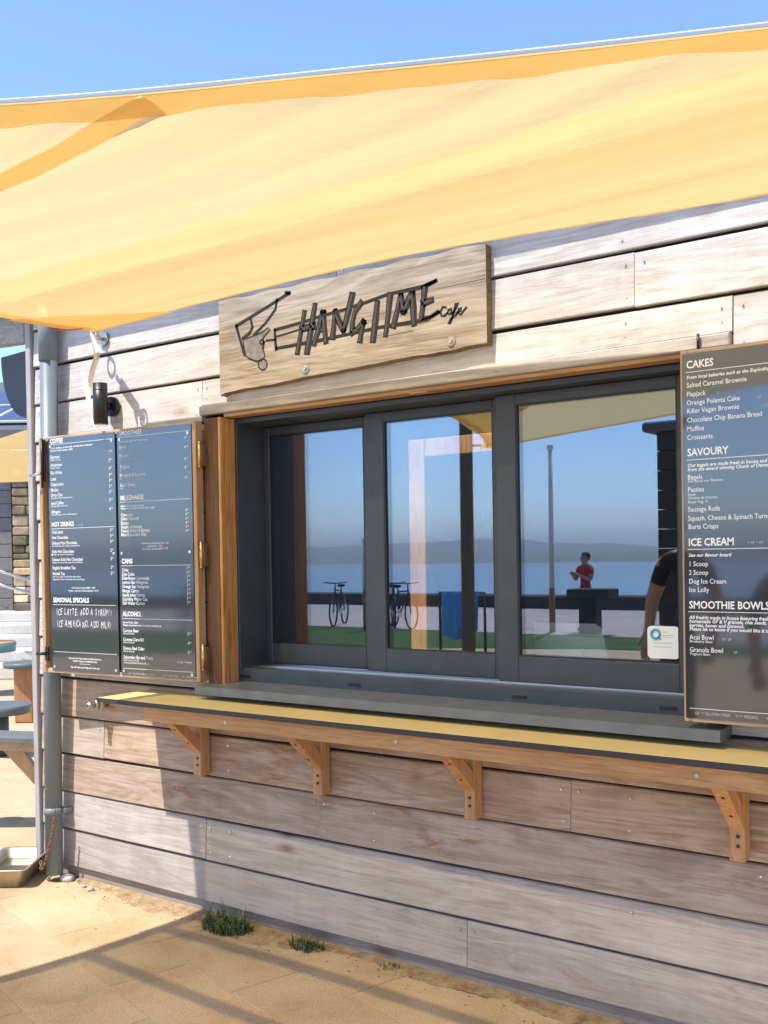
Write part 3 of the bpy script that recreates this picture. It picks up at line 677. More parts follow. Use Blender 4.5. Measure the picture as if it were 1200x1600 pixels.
STROKES = [('thin', [(-3.118, 2.597), (-3.033, 2.622), (-2.936, 2.651), (-2.816, 2.688)]), ('thin', [(-3.118, 2.597), (-3.098, 2.538), (-3.072, 2.468)]), ('thin', [(-3.033, 2.612), (-3.024, 2.578), (-3.041, 2.556), (-3.081, 2.538)]), ('thin', [(-2.882, 2.672), (-2.892, 2.634), (-2.951, 2.583), (-3.017, 2.545)]), ('thin', [(-2.835, 2.694), (-2.812, 2.687)]), ('blob', [(-3.081, 2.534), (-3.056, 2.536), (-3.014, 2.542), (-2.97, 2.549), (-2.934, 2.564), (-2.924, 2.554), (-2.962, 2.527), (-2.969, 2.496), (-2.956, 2.448), (-2.973, 2.431), (-3.003, 2.432), (-3.044, 2.447), (-3.066, 2.464)]), ('blob', [(-2.945, 2.412), (-2.947, 2.402), (-2.954, 2.395), (-2.964, 2.392), (-2.975, 2.393), (-2.985, 2.399), (-2.992, 2.408), (-2.994, 2.418), (-2.991, 2.428), (-2.984, 2.435), (-2.974, 2.438), (-2.963, 2.437), (-2.953, 2.431), (-2.947, 2.422)]), ('fine', [(-2.959, 2.507), (-2.962, 2.501), (-2.971, 2.5), (-2.98, 2.503), (-2.983, 2.51), (-2.979, 2.516), (-2.971, 2.518), (-2.962, 2.514), (-2.959, 2.507)]), ('fine', [(-2.946, 2.512), (-2.893, 2.508)]), ('fine', [(-2.968, 2.48), (-2.959, 2.504)]), ('thin', [(-2.898, 2.549), (-2.741, 2.559), (-2.646, 2.57), (-2.523, 2.577), (-2.417, 2.589), (-2.313, 2.603), (-2.158, 2.604), (-2.097, 2.617)]), ('thin', [(-2.898, 2.549), (-2.897, 2.51), (-2.892, 2.468)]), ('fine', [(-2.891, 2.52), (-2.755, 2.532)]), ('thin', [(-2.892, 2.472), (-2.699, 2.472), (-2.526, 2.477), (-2.361, 2.482), (-2.215, 2.48), (-2.139, 2.48), (-2.085, 2.499)]), ('bold', [(-2.736, 2.596), (-2.753, 2.53), (-2.776, 2.44)]), ('bold', [(-2.68, 2.616), (-2.7, 2.532), (-2.725, 2.434)]), ('bold', [(-2.755, 2.532), (-2.687, 2.534)]), ('bold', [(-2.638, 2.581), (-2.66, 2.526), (-2.686, 2.464)]), ('bold', [(-2.638, 2.581), (-2.632, 2.522), (-2.626, 2.464)]), ('fine', [(-2.666, 2.506), (-2.628, 2.51)]), ('bold', [(-2.576, 2.576), (-2.583, 2.525), (-2.591, 2.476)]), ('bold', [(-2.576, 2.576), (-2.555, 2.53), (-2.536, 2.497)]), ('bold', [(-2.489, 2.628), (-2.509, 2.566), (-2.535, 2.497)]), ('bold', [(-2.446, 2.589), (-2.476, 2.561), (-2.489, 2.525), (-2.492, 2.482)]), ('bold', [(-2.492, 2.482), (-2.463, 2.493), (-2.436, 2.513)]), ('bold', [(-2.436, 2.513), (-2.445, 2.481), (-2.454, 2.445)]), ('bold', [(-2.368, 2.577), (-2.379, 2.504), (-2.391, 2.437)]), ('bold', [(-2.306, 2.599), (-2.317, 2.523), (-2.33, 2.451)]), ('bold', [(-2.257, 2.594), (-2.274, 2.534), (-2.293, 2.478)]), ('bold', [(-2.257, 2.594), (-2.251, 2.558), (-2.245, 2.526)]), ('bold', [(-2.204, 2.594), (-2.224, 2.559), (-2.245, 2.526)]), ('bold', [(-2.204, 2.594), (-2.201, 2.532), (-2.198, 2.473)]), ('bold', [(-2.147, 2.6), (-2.155, 2.543), (-2.165, 2.486)]), ('bold', [(-2.157, 2.542), (-2.118, 2.548)]), ('thin', [(-2.165, 2.486), (-2.123, 2.489), (-2.091, 2.502)]), ('thin', [(-2.158, 2.601), (-2.097, 2.617)]), ('fine', [(-2.056, 2.512), (-2.069, 2.516), (-2.08, 2.5), (-2.075, 2.483), (-2.06, 2.483), (-2.049, 2.491)]), ('fine', [(-2.033, 2.502), (-2.045, 2.501), (-2.049, 2.49), (-2.039, 2.483), (-2.03, 2.499), (-2.029, 2.483)]), ('fine', [(-2.029, 2.483), (-2.01, 2.505), (-2.002, 2.521), (-2.012, 2.519), (-2.025, 2.479), (-2.039, 2.448), (-2.046, 2.451), (-2.034, 2.467), (-2.011, 2.479)]), ('fine', [(-2.011, 2.484), (-1.992, 2.49), (-1.99, 2.5), (-2.0, 2.498), (-2.004, 2.483), (-1.992, 2.476), (-1.969, 2.498)])]
gr = B(); cv = B(); mid = B()
def ribbon(bm, pts, wd, y, d):
    P = [Vector((p[0], 0, p[1])) for p in pts]; L = []; Rr = []
    for i, p in enumerate(P):
        dd = (P[min(i+1, len(P)-1)]-P[max(i-1, 0)]).normalized(); q = Vector((-dd.z, 0, dd.x)); k = wd*(1+.18*math.sin(i*2.1+p.x*40))*.5
        e = dd*(wd*.4 if i == len(P)-1 else (-wd*.4 if i == 0 else 0))
        L.append(p+q*k+e); Rr.append(p-q*k+e)
    for i in range(len(P)-1):
        prism(bm, [Vector((v.x, y, v.z)) for v in (L[i], L[i+1], Rr[i+1], Rr[i])], (0, -1, 0), d)
for kind, pts in STROKES:
    if kind == 'thin': ribbon(gr, pts, .014, -.0415, .0014)
    elif kind == 'bold':
        ribbon(gr, pts, .028, -.0415, .0011); ribbon(cv, [(x-.003, z) for x, z in pts], .010, -.0415, .0020)
    elif kind == 'fine': ribbon(gr, pts, .009, -.0415, .0014)
    elif kind == 'blob': t = B(); prism(t, [(x, -.0415, z) for x, z in pts], (0, -1, 0), .0012); obj('carved_figure', t, M_figure, sg); ribbon(gr, list(pts)+[pts[0]], .006, -.0415, .0018)
obj('lettering', gr, M_groove, sg); tag(obj('letter_grooves', cv, M_carved, sg), kind='stuff')
for (x, z) in ((-2.735, 2.369), (-2.035, 2.386)):
    t = B(); cyl(t, (x, -.0415, z), (x, -.046, z), .019, n=18); bo = obj('bolt', t, M_zinc, sg)
    t = B(); cyl(t, (x, -.0462, z), (x, -.052, z), .009, n=6); obj('bolt_head', t, M_steel, bo)
for (x0_, z0_, x1_, z1_) in ((-2.10, 2.585, -1.888, 2.588), (-2.5, 2.44, -2.2, 2.446), (-3.1, 2.40, -2.95, 2.404)):
    t = B(); prism(t, [(x0_, -.0418, z0_), (x1_, -.0418, z1_), (x1_, -.0418, z1_+.0025)], (0, -1, 0), .0006); obj('crack', t, M_groove, sg)

# ------------------------------------------------------------------ lamp, downpipe, tap
lp = thing('wall_lamp', (-3.97, 0, 2.34), 'black cylinder up and down wall light above the coffee menu board', 'wall light')
bm = B(); cyl(bm, (-3.968, -.0105, 2.338), (-3.968, -.034, 2.338), .047, n=28); obj('wall_plate', bm, M_black, lp)
bm = B(); cyl(bm, (-3.968, -.034, 2.338), (-3.972, -.06, 2.338), .018, n=14); obj('arm', bm, M_black, lp)
bm = B(); cyl(bm, (-3.972, -.085, 2.248), (-3.972, -.085, 2.442), .034, n=28); bd = obj('lamp_body', bm, M_black, lp)
bm = B(); cyl(bm, (-3.972, -.085, 2.408), (-3.972, -.085, 2.411), .0347, n=28); obj('seam_ring', bm, M_dark, bd)
bm = B(); cyl(bm, (-3.972, -.085, 2.2465), (-3.972, -.085, 2.2478), .026, n=20); obj('lens', bm, M_pale, bd)
dp = thing('downpipe', (-4.385, -.07, 0), 'blue grey plastic rainwater downpipe behind the coffee menu board', 'drainpipe')
px, py = -4.386, -.066
bm = B(); cyl(bm, (px-.028, py-.01, .035), (px, py, 2.68), .043, n=28); obj('pipe', bm, M_pipe, dp)
bm = B(); cyl(bm, (px, py, 2.60), (px+.002, py, 2.916), .049, n=28); obj('pipe_socket', bm, M_pipe, dp)
bm = B(); cyl(bm, (px-.0255, py-.009, .335), (px-.025, py-.009, .372), .0475, n=28); box(bm, px+.0, px+.036, -.055, -.006, .342, .366, .003); obj('pipe_clip', bm, M_pipe, dp)
tp = thing('garden_tap', (-4.08, 0, .91), 'small brass tap outlet on the boards under the coffee menu board', 'tap')
bm = B(); cyl(bm, (-4.07, -.008, .91), (-4.078, -.05, .909), .019, n=16); cyl(bm, (-4.078, -.05, .909), (-4.083, -.068, .908), .024, n=16); obj('tap_body', bm, M_zinc, tp)
bm = B(); cyl(bm, (-4.083, -.068, .908), (-4.091, -.105, .906), .015, n=14); obj('tap_nozzle', bm, M_zinc, tp)
bm = B(); cyl(bm, (-4.091, -.1048, .906), (-4.0912, -.1058, .906), .008, n=12); obj('tap_bore', bm, M_black, tp)

# ------------------------------------------------------------------ shade sails
ZS = 2.65
A_ = Vector((-3.816, -.226, 2.652)); Bc = Vector((2.0, -.10, 2.64)); Cc = Vector((-5.05, -4.95, 2.65))
LE = spline([A_, (-3.895, -.45, ZS), (-3.925, -1.0, ZS), (-3.93, -1.45, ZS), (-4.05, -2.4, ZS), (-4.45, -3.7, ZS), Cc], 60)
HE = spline([Bc, (.6, -.60, ZS), (-.596, -1.12, ZS), (-1.305, -1.453, ZS), (-2.095, -1.856, ZS), (-2.95, -2.45, ZS), (-3.95, -3.5, ZS), Cc], 60)
WE = spline([A_, (-3.0, -.235, 2.663), (-2.2, -.240, 2.668), (-1.5, -.240, 2.642), (-.84, -.235, 2.612), (.4, -.20, 2.61), Bc], 60)
def resample(P, n):
    d = [0]
    for i in range(1, len(P)): d.append(d[-1]+(P[i]-P[i-1]).length)
    out = []
    for j in range(n):
        s = d[-1]*j/(n-1); i = 0
        while i < len(P)-2 and d[i+1] < s: i += 1
        out.append(P[i].lerp(P[i+1], (s-d[i])/max(d[i+1]-d[i], 1e-9)))
    return out
NU, NV = 110, 110
Lr = resample(LE, NU); Hr = resample(HE, NU); Wr = resample(WE, NV)
def sail_pt(i, j):
    p = Lr[i].lerp(Hr[i], j/(NV-1))
    q0 = Lr[0].lerp(Hr[0], j/(NV-1)); wgt = (1-i/(NU-1))**3
    p = p+(Wr[j]-q0)*wgt
    e = min(j, NV-1-j)/(NV-1); ed = min(i/(NU-1)*4, 1)
    e2 = min(1, e*6)*ed
    s = (p.y+.2)
    p = p.copy(); p.z += -.035*e2*math.sin(min(1, e*2)*math.pi/2)
    p.z += e2*(.014*math.exp(-abs(s)*.9)*math.sin(s*31+.9*math.sin(p.x*1.3))+.008*math.exp(-abs(s)*.7)*math.sin(s*67+1.7*math.sin(p.x*.9+1))+.003*math.sin(s*11+p.x*1.1)+.007*math.sin((p.x+p.y*.6)*7.1)*math.exp(-((p.x+.6)/1.0)**2))
    return p
bm = B(); g = [[bm.verts.new(sail_pt(i, j)) for j in range(NV)] for i in range(NU)]
for i in range(NU-1):
    for j in range(NV-1):
        try: f = bm.faces.new((g[i][j], g[i][j+1], g[i+1][j+1], g[i+1][j])); f.smooth = True
        except ValueError: pass
bmesh.ops.remove_doubles(bm, verts=bm.verts[:], dist=1e-5)
sail = obj('shade_sail', bm, M_sail, smooth=True, center=False)
tag(sail, 'large triangular yellow shade sail stretched from the cafe wall overhead', 'shade sail', 'shade sails')
def strip(P, wd, inward, name, z=-.013, mat=M_hem, parent=sail):
    bm = B(); prev = None; nn = 3
    for i, p in enumerate(P):
        d = (P[min(i+1, len(P)-1)]-P[max(i-1, 0)]); d.z = 0; d.normalize(); q = Vector((-d.y, d.x, 0))*inward
        cur = [bm.verts.new(p+q*(wd*k/(nn-1))+Vector((0, 0, z-.0015*math.sin(i*1.3+k)))) for k in range(nn)]
        if prev:
            for k in range(nn-1): f = bm.faces.new((prev[k], cur[k], cur[k+1], prev[k+1])); f.smooth = True
        prev = cur
    return obj(name, bm, mat, parent, smooth=True)
Hc_ = [sail_pt(i, NV-1) for i in range(NU)]; Lc_ = [sail_pt(i, 0) for i in range(NU)]; Wc_ = [sail_pt(0, j) for j in range(NV)]
from mathutils.kdtree import KDTree
KD = KDTree(NU*NV); KP = []
for i in range(NU):
    for j in range(NV): p = sail_pt(i, j); KD.insert(p.xy.to_3d(), len(KP)); KP.append(p)
KD.balance()
def sail_z(x, y):
    ws = zs = 0
    for co, k, d in KD.find_n((x, y, 0), 5): q = 1/(d*d+1e-5); ws += q; zs += q*KP[k].z
    return zs/ws
def conform(P, wd, inward):
    bm = B(); prev = None; n = 6
    for i, p in enumerate(P):
        d = P[min(i+1, len(P)-1)]-P[max(i-1, 0)]; d.z = 0; d.normalize(); q = Vector((-d.y, d.x, 0))*inward; cur = []
        for k in range(n+1):
            v = p+q*(wd*k/n); v.z = (sail_z(v.x, v.y) if k else p.z)-.005; cur.append(bm.verts.new(v))
        if prev:
            for k in range(n): f = bm.faces.new((prev[k], cur[k], cur[k+1], prev[k+1])); f.smooth = True
        prev = cur
    return obj('hem', bm, M_hem, sail, smooth=True)
conform(resample(Hc_, 160), .068, -1); conform(resample(Lc_, 140)[1:], .07, 1); strip(Wc_, .012, -1, 'hem', z=-.003)
def on_sail(x, y):  # nearest sample
    best = min(((g_.x-x)**2+(g_.y-y)**2, g_.z) for g_ in SPTS); return best[1]
SPTS = [sail_pt(i, j) for i in range(0, NU, 2) for j in range(0, NV, 2)]
def seam(pts, wd, name, sd=1):
    P = spline([(x, y, on_sail(x, y)-.004) for x, y in pts], 40)
    for p in P: p.z = sail_z(p.x, p.y)
    for k in range(3): P = [P[0]]+[(P[i-1]+P[i]*2+P[i+1])/4 for i in range(1, len(P)-1)]+[P[-1]]
    return strip(P, wd, sd, name, z=-.010)
seam([(-1.80, -1.70), (-1.95, -1.705), (-2.30, -1.695), (-2.75, -1.68), (-3.40, -1.68), (-3.92, -1.70)], .075, 'seam_band', -1)
seam([(-2.35, -2.06), (-2.8, -2.04), (-3.3, -2.03), (-3.95, -2.0)], .07, 'seam_band')
t = B(); tube(t, [p+Vector((0, 0, .006)) for p in Hc_], .002, 6); obj('edge_cord', t, M_white, sail)
# corner patch with the maker's tag
bm = B(); pl = [A_, Lr[4], Lr[9], sail_pt(7, 4), sail_pt(4, 7), sail_pt(1, 10), Wr[10], Wr[5]]
cpts = [Vector((p.x, p.y, p.z-.012)) for p in pl]; bm.faces.new([bm.verts.new(p) for p in cpts]); obj('corner_patch', bm, M_hem, sail)
t = B(); obox(t, (-3.79, -.40, ZS-.034), (.22, .10, 0), (-.10, .22, 0), (0, 0, 1), .07, .007, .001); obj('sewn_tag', t, M_red, sail)
# second sail further out, seen in the glass
def sail2(name, label, P4, sag):
    bm = B(); n = 24; g = []
    for i in range(n+1):
        row = []
        for j in range(n+1):
            u, v = i/n, j/n; a, b, c, d = [Vector(p) for p in P4]
            p = a*(1-u)*(1-v)+b*u*(1-v)+c*u*v+d*(1-u)*v; p.z -= sag*16*u*(1-u)*v*(1-v)
            ctr = (a+b+c+d)/4; k = .10*(4*u*(1-u) if v in (0, 1) else 0)+.10*(4*v*(1-v) if u in (0, 1) else 0)
            row.append(bm.verts.new(p))
        g.append(row)
    for i in range(n):
        for j in range(n): f = bm.faces.new((g[i][j], g[i+1][j], g[i+1][j+1], g[i][j+1])); f.smooth = True
    o = obj(name, bm, M_sail, smooth=True); tag(o, label, 'shade sail', 'shade sails')
    E = [Vector(P4[k]) for k in (0, 1, 2, 3)]
    for k in range(4):
        P = [E[k].lerp(E[(k+1) % 4], s/12) for s in range(13)]; strip(P, .09, 1, 'hem', parent=o)
    return o
sail2('shade_sail', 'flat yellow shade sail at the outer timber post, mirrored in the window', [(-5.1, -5.25, 2.66), (-.8, -3.5, 2.72), (-.7, -2.45, 2.72), (-4.2, -2.75, 2.72)], .06)
# wall fixing of the sail
fx = thing('sail_fixing', (-4.03, 0, 2.68), 'galvanised eye and turnbuckle tying the sail corner to the wall', 'shackle')
t = B(); cyl(t, (-4.03, -.008, 2.672), (-4.03, -.020, 2.672), .034, n=16); obj('wall_plate', t, M_zinc, fx)
t = B(); cyl(t, (-4.03, -.02, 2.672), (-4.025, -.05, 2.672), .011, n=10); tube(t, [(-4.018+.026*math.cos(a), -.075+.026*math.sin(a), 2.670) for a in [k*math.pi/8 for k in range(16)]], .006, 8, True); obj('eye_bolt', t, M_zinc, fx)
dv = (A_-Vector((-4.01, -.085, 2.668))); o_ = Vector((-4.01, -.085, 2.668))
t = B(); cyl(t, o_+dv*.10, o_+dv*.28, .008, n=8); cyl(t, o_+dv*.70, o_+dv*.88, .008, n=8); obj('threaded_rod', t, M_steel, fx)
t = B(); bar(t, o_+dv*.30, o_+dv*.95, .004, .042, (0, 0, 1)); obj('webbing', t, M_ribbon, fx)
t = B(); tube(t, [o_+dv*.26+Vector((.004, .012, 0)), o_+dv*.74+Vector((.004, .012, 0))], .007, 8); tube(t, [o_+dv*.26-Vector((.004, .012, 0)), o_+dv*.74-Vector((.004, .012, 0))], .007, 8); cyl(t, o_+dv*.24, o_+dv*.29, .018, n=10); cyl(t, o_+dv*.71, o_+dv*.76, .018, n=10); obj('turnbuckle_body', t, M_steel, fx)
t = B(); tube(t, [o_+dv*.92+Vector((.024*math.cos(a), .024*math.sin(a), 0)) for a in [k*math.pi/8 for k in range(16)]], .006, 8, True); obj('ring', t, M_steel, fx)
# loose strap
rb = B(); prev = None; SP = spline([(-3.885, -.19, 2.655), (-3.87, -.19, 2.60), (-3.862, -.19, 2.54), (-3.90, -.19, 2.47), (-3.925, -.19, 2.41), (-3.925, -.19, 2.34), (-3.905, -.19, 2.28), (-3.885, -.19, 2.21)], 36)
for i, p in enumerate(SP):
    s = i/35; a = .5+1.1*math.sin(s*5.2); wd = .030*(1 if s < .9 else 1.3)
    q = Vector((math.cos(a), math.sin(a), -.15)).normalized()*wd/2; cur = [rb.verts.new(p-q), rb.verts.new(p+q), rb.verts.new(p+q+Vector((0, .0012, 0))), rb.verts.new(p-q+Vector((0, .0012, 0)))]
    if prev:
        for k in range(4): f = rb.faces.new((prev[k], prev[(k+1) % 4], cur[(k+1) % 4], cur[k])); f.smooth = k in (0, 2)
    prev = cur
tag(obj('loose_strap', rb, M_ribbon), 'loose white webbing strap dangling from the sail corner by the lamp', 'strap')
# outer sail post
pt = thing('sail_post', (-5.38, -5.1, 0), 'dark timber post holding the outer sail corner, seen in the glass', 'post')
bm = B(); box(bm, -5.43, -5.33, -5.15, -5.05, 0, 2.95, .006); obj('post', bm, M_cladV, pt, color=(.30, .27, .22))
bm = B(); tube(bm, [(-5.34, -5.1, 2.68), (-5.08, -5.0, 2.66)], .012, 8); obj('tie', bm, M_zinc, pt)

# ------------------------------------------------------------------ card and terminal in the window
cd = thing('review_card', (-1.317, .143, 1.24), 'white review card with teal logo stuck inside the right pane', 'sticker')
t = B(); c4 = []
for cx_, cz_, a0 in ((-1.275, 1.250, -90), (-1.275, 1.333, 0), (-1.359, 1.333, 90), (-1.359, 1.250, 180)):
    for k in range(5): a = rad(a0+k*22.5); c4.append((cx_+.014*math.cos(a), .1445, cz_+.014*math.sin(a)))
prism(t, c4, (0, 1, 0), .0012); cb = obj('card', t, M_paper, cd)
t = B(); tube(t, [(-1.344+.015*math.cos(a), .1440, 1.320+.015*math.sin(a)) for a in [k*math.pi/10 for k in range(20)]], .0048, 6, True); obox(t, (-1.330, .1440, 1.306), (1, 0, -1), (0, 1, 0), (1, 0, 1), .008, .0005, .003); obj('round_logo', t, M_teal, cb)
t = B()
for k, (a, b, z) in enumerate(((-1.320, -1.299, 1.326), (-1.320, -1.280, 1.315), (-1.320, -1.287, 1.309), (-1.352, -1.282, 1.288), (-1.349, -1.287, 1.275))): box(t, a, b, .1438, .1442, z, z+.0022)
obj('small_print', t, M_ink2, cb)
ps = thing('till_screen', (-1.8, .5, .94), 'pale till screen standing on the counter behind the right pane', 'till')
t = B(); pts = [(-1.915, .335, 1.335), (-1.655, .335, 1.335), (-1.625, .332, 1.315), (-1.585, .305, 1.16), (-1.885, .305, 1.16)]; prism(t, pts, (0, 1, -.17), .015); obj('screen_back', t, M_till, ps)
t = B(); prism(t, [(-1.83, .285, 1.15), (-1.69, .285, 1.15), (-1.69, .300, 1.235), (-1.83, .300, 1.235)], (0, 1, 0), .008); obj('card_reader', t, M_paper, ps)
t = B(); box(t, -1.82, -1.70, .385, .50, .945, 1.158, .01); obj('till_stand', t, M_pale, ps)

# ------------------------------------------------------------------ tray, chain, stones, weeds
tr = thing('steel_water_tray', (-4.62, -.17, 0), 'deep stainless steel water tray on the paving beside the downpipe', 'water tray')
t = B(); c = Vector((-4.64, -.15, 0)); ux = Vector((.81, .58, 0)).normalized(); uy = Vector((.60, -.80, 0)).normalized()
def rring(hx, hy, z, r=.03, n=5):
    out = []
    for sx, sy, a0 in ((1, -1, -90), (1, 1, 0), (-1, 1, 90), (-1, -1, 180)):
        for k in range(n): a = rad(a0+90*k/(n-1)); out.append(c+ux*((hx-r)*sx+r*math.cos(a))+uy*((hy-r)*sy+r*math.sin(a))+Vector((0, 0, z)))
    return out
hx_, hy_ = .115, .20
rg = [rring(hx_-.022, hy_-.022, .003), rring(hx_-.004, hy_-.004, .088), rring(hx_, hy_, .092), rring(hx_+.014, hy_+.014, .094), rring(hx_+.014, hy_+.014, .0915), rring(hx_+.001, hy_+.001, .0895), rring(hx_-.0015, hy_-.0015, .086), rring(hx_-.0195, hy_-.0195, .0005)]
order = [0, 1, 2, 3, 4, 5, 6, 7]; V = [[t.verts.new(p) for p in r] for r in rg]
for a, b in zip(order[:-1], order[1:]):
    for k in range(20): f = t.faces.new((V[a][k], V[a][(k+1) % 20], V[b][(k+1) % 20], V[b][k])); f.smooth = True
t.faces.new(V[0]); t.faces.new(V[7][::-1]); obj('pan', t, M_pan, tr)
t = B(); t.faces.new([t.verts.new(p) for p in rring(hx_-.012, hy_-.012, .045)])
Mw, tw, bw = newmat('still_water'); bw.inputs['Base Color'].default_value = (.55, .5, .4, 1); bw.inputs['Roughness'].default_value = .02; bw.inputs['Transmission Weight'].default_value = .9; bw.inputs['IOR'].default_value = 1.33
obj('water', t, Mw, tr)
ch = thing('rusty_chain', (-4.4, -.12, .1), 'rusty chain hanging from the downpipe clip to the steel tray', 'chain')
CP = spline([(-4.345, -.115, .37), (-4.352, -.12, .30), (-4.365, -.13, .22), (-4.39, -.14, .13), (-4.425, -.135, .075), (-4.46, -.12, .06), (-4.505, -.09, .085)], 22)
base = None
for i in range(len(CP)-1):
    a, b = CP[i], CP[i+1]; d = (b-a).normalized(); L = (b-a).length*.78; mid_ = (a+b)/2
    if base is None:
        t = B(); tube(t, [(L*math.cos(q)*1.0, .0065*math.sin(q), 0) for q in [k*math.pi/6 for k in range(12)]], .0024, 6, True)
        base = obj('chain_link', t, M_rust, ch, center=False); o = base
    else: o = instance(base, ch, (0, 0, 0))
    o.location = mid_-Vector(ch.location); qr = d.to_track_quat('X', 'Z').to_matrix().to_4x4() @ Matrix.Rotation(math.pi/2*(i % 2), 4, 'X'); o.rotation_euler = qr.to_euler()
def rock(name, c, r, label, sc=(1, 1, .6), mat=M_stone, seed=0):
    t = B(); tt = bmesh.new(); bmesh.ops.create_icosphere(tt, subdivisions=3, radius=r); rn = random.Random(seed); ph = [rn.uniform(0, 6) for _ in range(6)]
    for v in tt.verts:
        k = 1+.14*math.sin(v.co.x/r*2.1+ph[0])+.12*math.sin(v.co.y/r*2.7+ph[1])+.1*math.sin(v.co.z/r*2.3+ph[2]+v.co.x/r*3); v.co *= k
    for f in tt.faces: f.smooth = True
    merge(t, tt, Matrix.Translation(Vector(c)+Vector((0, 0, r*sc[2]*.75))) @ Matrix.Diagonal((*sc, 1)))
    return tag(obj(name, t, mat), label, 'stone')
rock('stone', (-4.36, -.035, 0), .03, 'grey flat stone at the foot of the downpipe', (1.5, 1, .6), seed=3)
rock('stone', (-4.20, -.06, 0), .012, 'small white pebble next to the pinkish one by the wall', seed=5)
rock('stone', (-4.13, -.08, 0), .016, 'pinkish round pebble on the sunny paving by the wall', seed=8, mat=M_stone)
rock('stone', (-4.53, .0, 0), .03, 'grey stone between the tray and the downpipe', (1.4, 1, .5), seed=9)
def weed(x, y, n, h, spread, label, seed):
    rn = random.Random(seed); t = B()
    for i in range(n):
        a = rn.uniform(0, 2*math.pi); r0 = spread*.45*math.sqrt(rn.random()); p = Vector((x+r0*math.cos(a), y+min(r0*math.sin(a)*.7, .01), 0)); L = h*rn.uniform(.35, 1.0)
        b = rn.uniform(0, 2*math.pi); dead = int(rn.random() < .16); lean = rn.uniform(.4, 1.9); dv_ = Vector((math.cos(b), math.sin(b)-.25, 0)); wd = rn.uniform(.0018, .0038); prev = None
        for k in range(5):
            s = k/4; q = p+dv_*(lean*L*.55*s*s)+Vector((0, 0, L*(s-.30*lean*s*s))); side = Vector((-dv_.y, dv_.x, 0)).normalized()*wd*(1-s*.92)
            cur = (t.verts.new(q-side), t.verts.new(q+side))
            if prev: f = t.faces.new((prev[0], prev[1], cur[1], cur[0])); f.material_index = dead
            prev = cur
    o = obj('grass_tuft', t, [M_grass, M_straw]); tag(o, label, 'grass tuft', 'weeds at the foot of the wall'); return o
weed(-3.20, -.07, 620, .11, .30, 'larger green grass tuft growing at the foot of the boards', 4)
weed(-2.77, -.05, 220, .07, .19, 'smaller green grass tuft, right of the larger one', 6)
weed(-2.35, -.035, 26, .035, .12, 'tiny sparse weed right of the smaller grass tuft', 15)
weed(-3.24, -.05, 9, .17, .26, 'few tall grass stalks at the left of the larger tuft', 11)
so = B(); prev = None; rn = random.Random(31)
for i in range(150):
    x = -4.3+3.9*i/149; wd = .05+.035*math.sin(x*3.1)+.03*math.sin(x*8.3+1)+rn.uniform(-.012, .012)+.07*math.exp(-((x+3.0)/.45)**2); wd = max(wd, .012)
    cur = [so.verts.new((x, .014, .010)), so.verts.new((x, -.012-wd*.3, .006+rn.uniform(-.001, .002))), so.verts.new((x, -.014-wd, .0006))]
    if prev:
        for k in range(2): f = so.faces.new((prev[k], cur[k], cur[k+1], prev[k+1])); f.smooth = True
    prev = cur
tag(obj('sandy_soil', so, M_soil), 'sandy soil drifted along the foot of the boards', 'soil', kind='stuff')
deb = B(); rn = random.Random(21)
for i in range(230):
    x = rn.uniform(-4.4, -.9); y = -.02-abs(rn.gauss(0, .09)) if i < 200 else rn.uniform(-1.1, -.1); r = rn.uniform(.001, .004)
    tt = bmesh.new(); bmesh.ops.create_icosphere(tt, subdivisions=1, radius=r); merge(deb, tt, Matrix.Translation((x, y, r*.5)) @ Matrix.Diagonal((rn.uniform(.7, 2.2), rn.uniform(.7, 1.4), .6, 1)))
tag(obj('loose_grit', deb, M_dirt), 'scattered grit and bits of dirt along the wall foot', 'grit', kind='stuff')

# ------------------------------------------------------------------ background at the left
def atx(xc, d):      # helper: point at depth d from the camera on the column of the background
    return None
nb = thing('neighbour_building', (-13.5, 9, 0), 'grey boarded building with stone pillar and solar roof behind the steps', 'building')
F = W_.copy(); F.z = 0; F.normalize(); RT = Vector((F.y, -F.x, 0))
O0 = Vector((0, -3.27, 0))
def bgp(u, d, z): return O0+F*d+RT*(u*d)+Vector((0, 0, z))
# u in view at the far left runs from -.372 to -.345
def bgbox(bm, u0, u1, d0, d1, z0, z1, bev=.01):
    obox(bm, (bgp(u0, d0, z0)+bgp(u1, d0, z1))/2+F*((d1-d0)/2), RT, F, (0, 0, 1), abs(u1-u0)*d0/2, (d1-d0)/2, (z1-z0)/2, bev)
D = 18.0
for k in range(12):
    t = B(); bgbox(t, -.62, -.3585, D, D+.05, .75+.235*k, .75+.235*k+.228); obj('wall_board', t, M_clad, nb, color=(.42, .42, .46))
rn = random.Random(2)
z = .72
while z < 3.4:
    h = rn.uniform(.10, .2); u = -.358
    while u < -.330:
        wu = rn.uniform(.010, .02); t = B(); bgbox(t, u, min(u+wu, -.33), D-.25+rn.uniform(-.02, .02), D+.2, z, z+h-.012, .02); q = rn.choice((.55, .8, 1.1, 1.5, 2.3))*rn.uniform(.8, 1.2); obj('stone_block', t, M_stoneA, nb, color=(q*rn.uniform(.95, 1.2), q*.97, q*rn.uniform(.65, .95))); u += wu+.0006
    z += h
t = B(); bgbox(t, -.62, -.30, D+.3, D+8, 0, 3.45); obj('wall', t, M_membrane, nb)
t = B(); bgbox(t, -.62, -.28, D-.5, D+.5, 3.62, 3.86); obj('gutter', t, M_slate, nb)
sl0 = bgp(-.62, D-.3, 3.88); sl1 = bgp(-.28, D-.3, 3.88); sl2 = bgp(-.28, D+5, 5.6)+Vector((0, 0, 0)); sl3 = bgp(-.62, D+5, 5.6)
t = B(); prism(t, [sl0, sl1, sl2, sl3], (0, 0, 1), -.08); obj('roof', t, M_slate, nb)
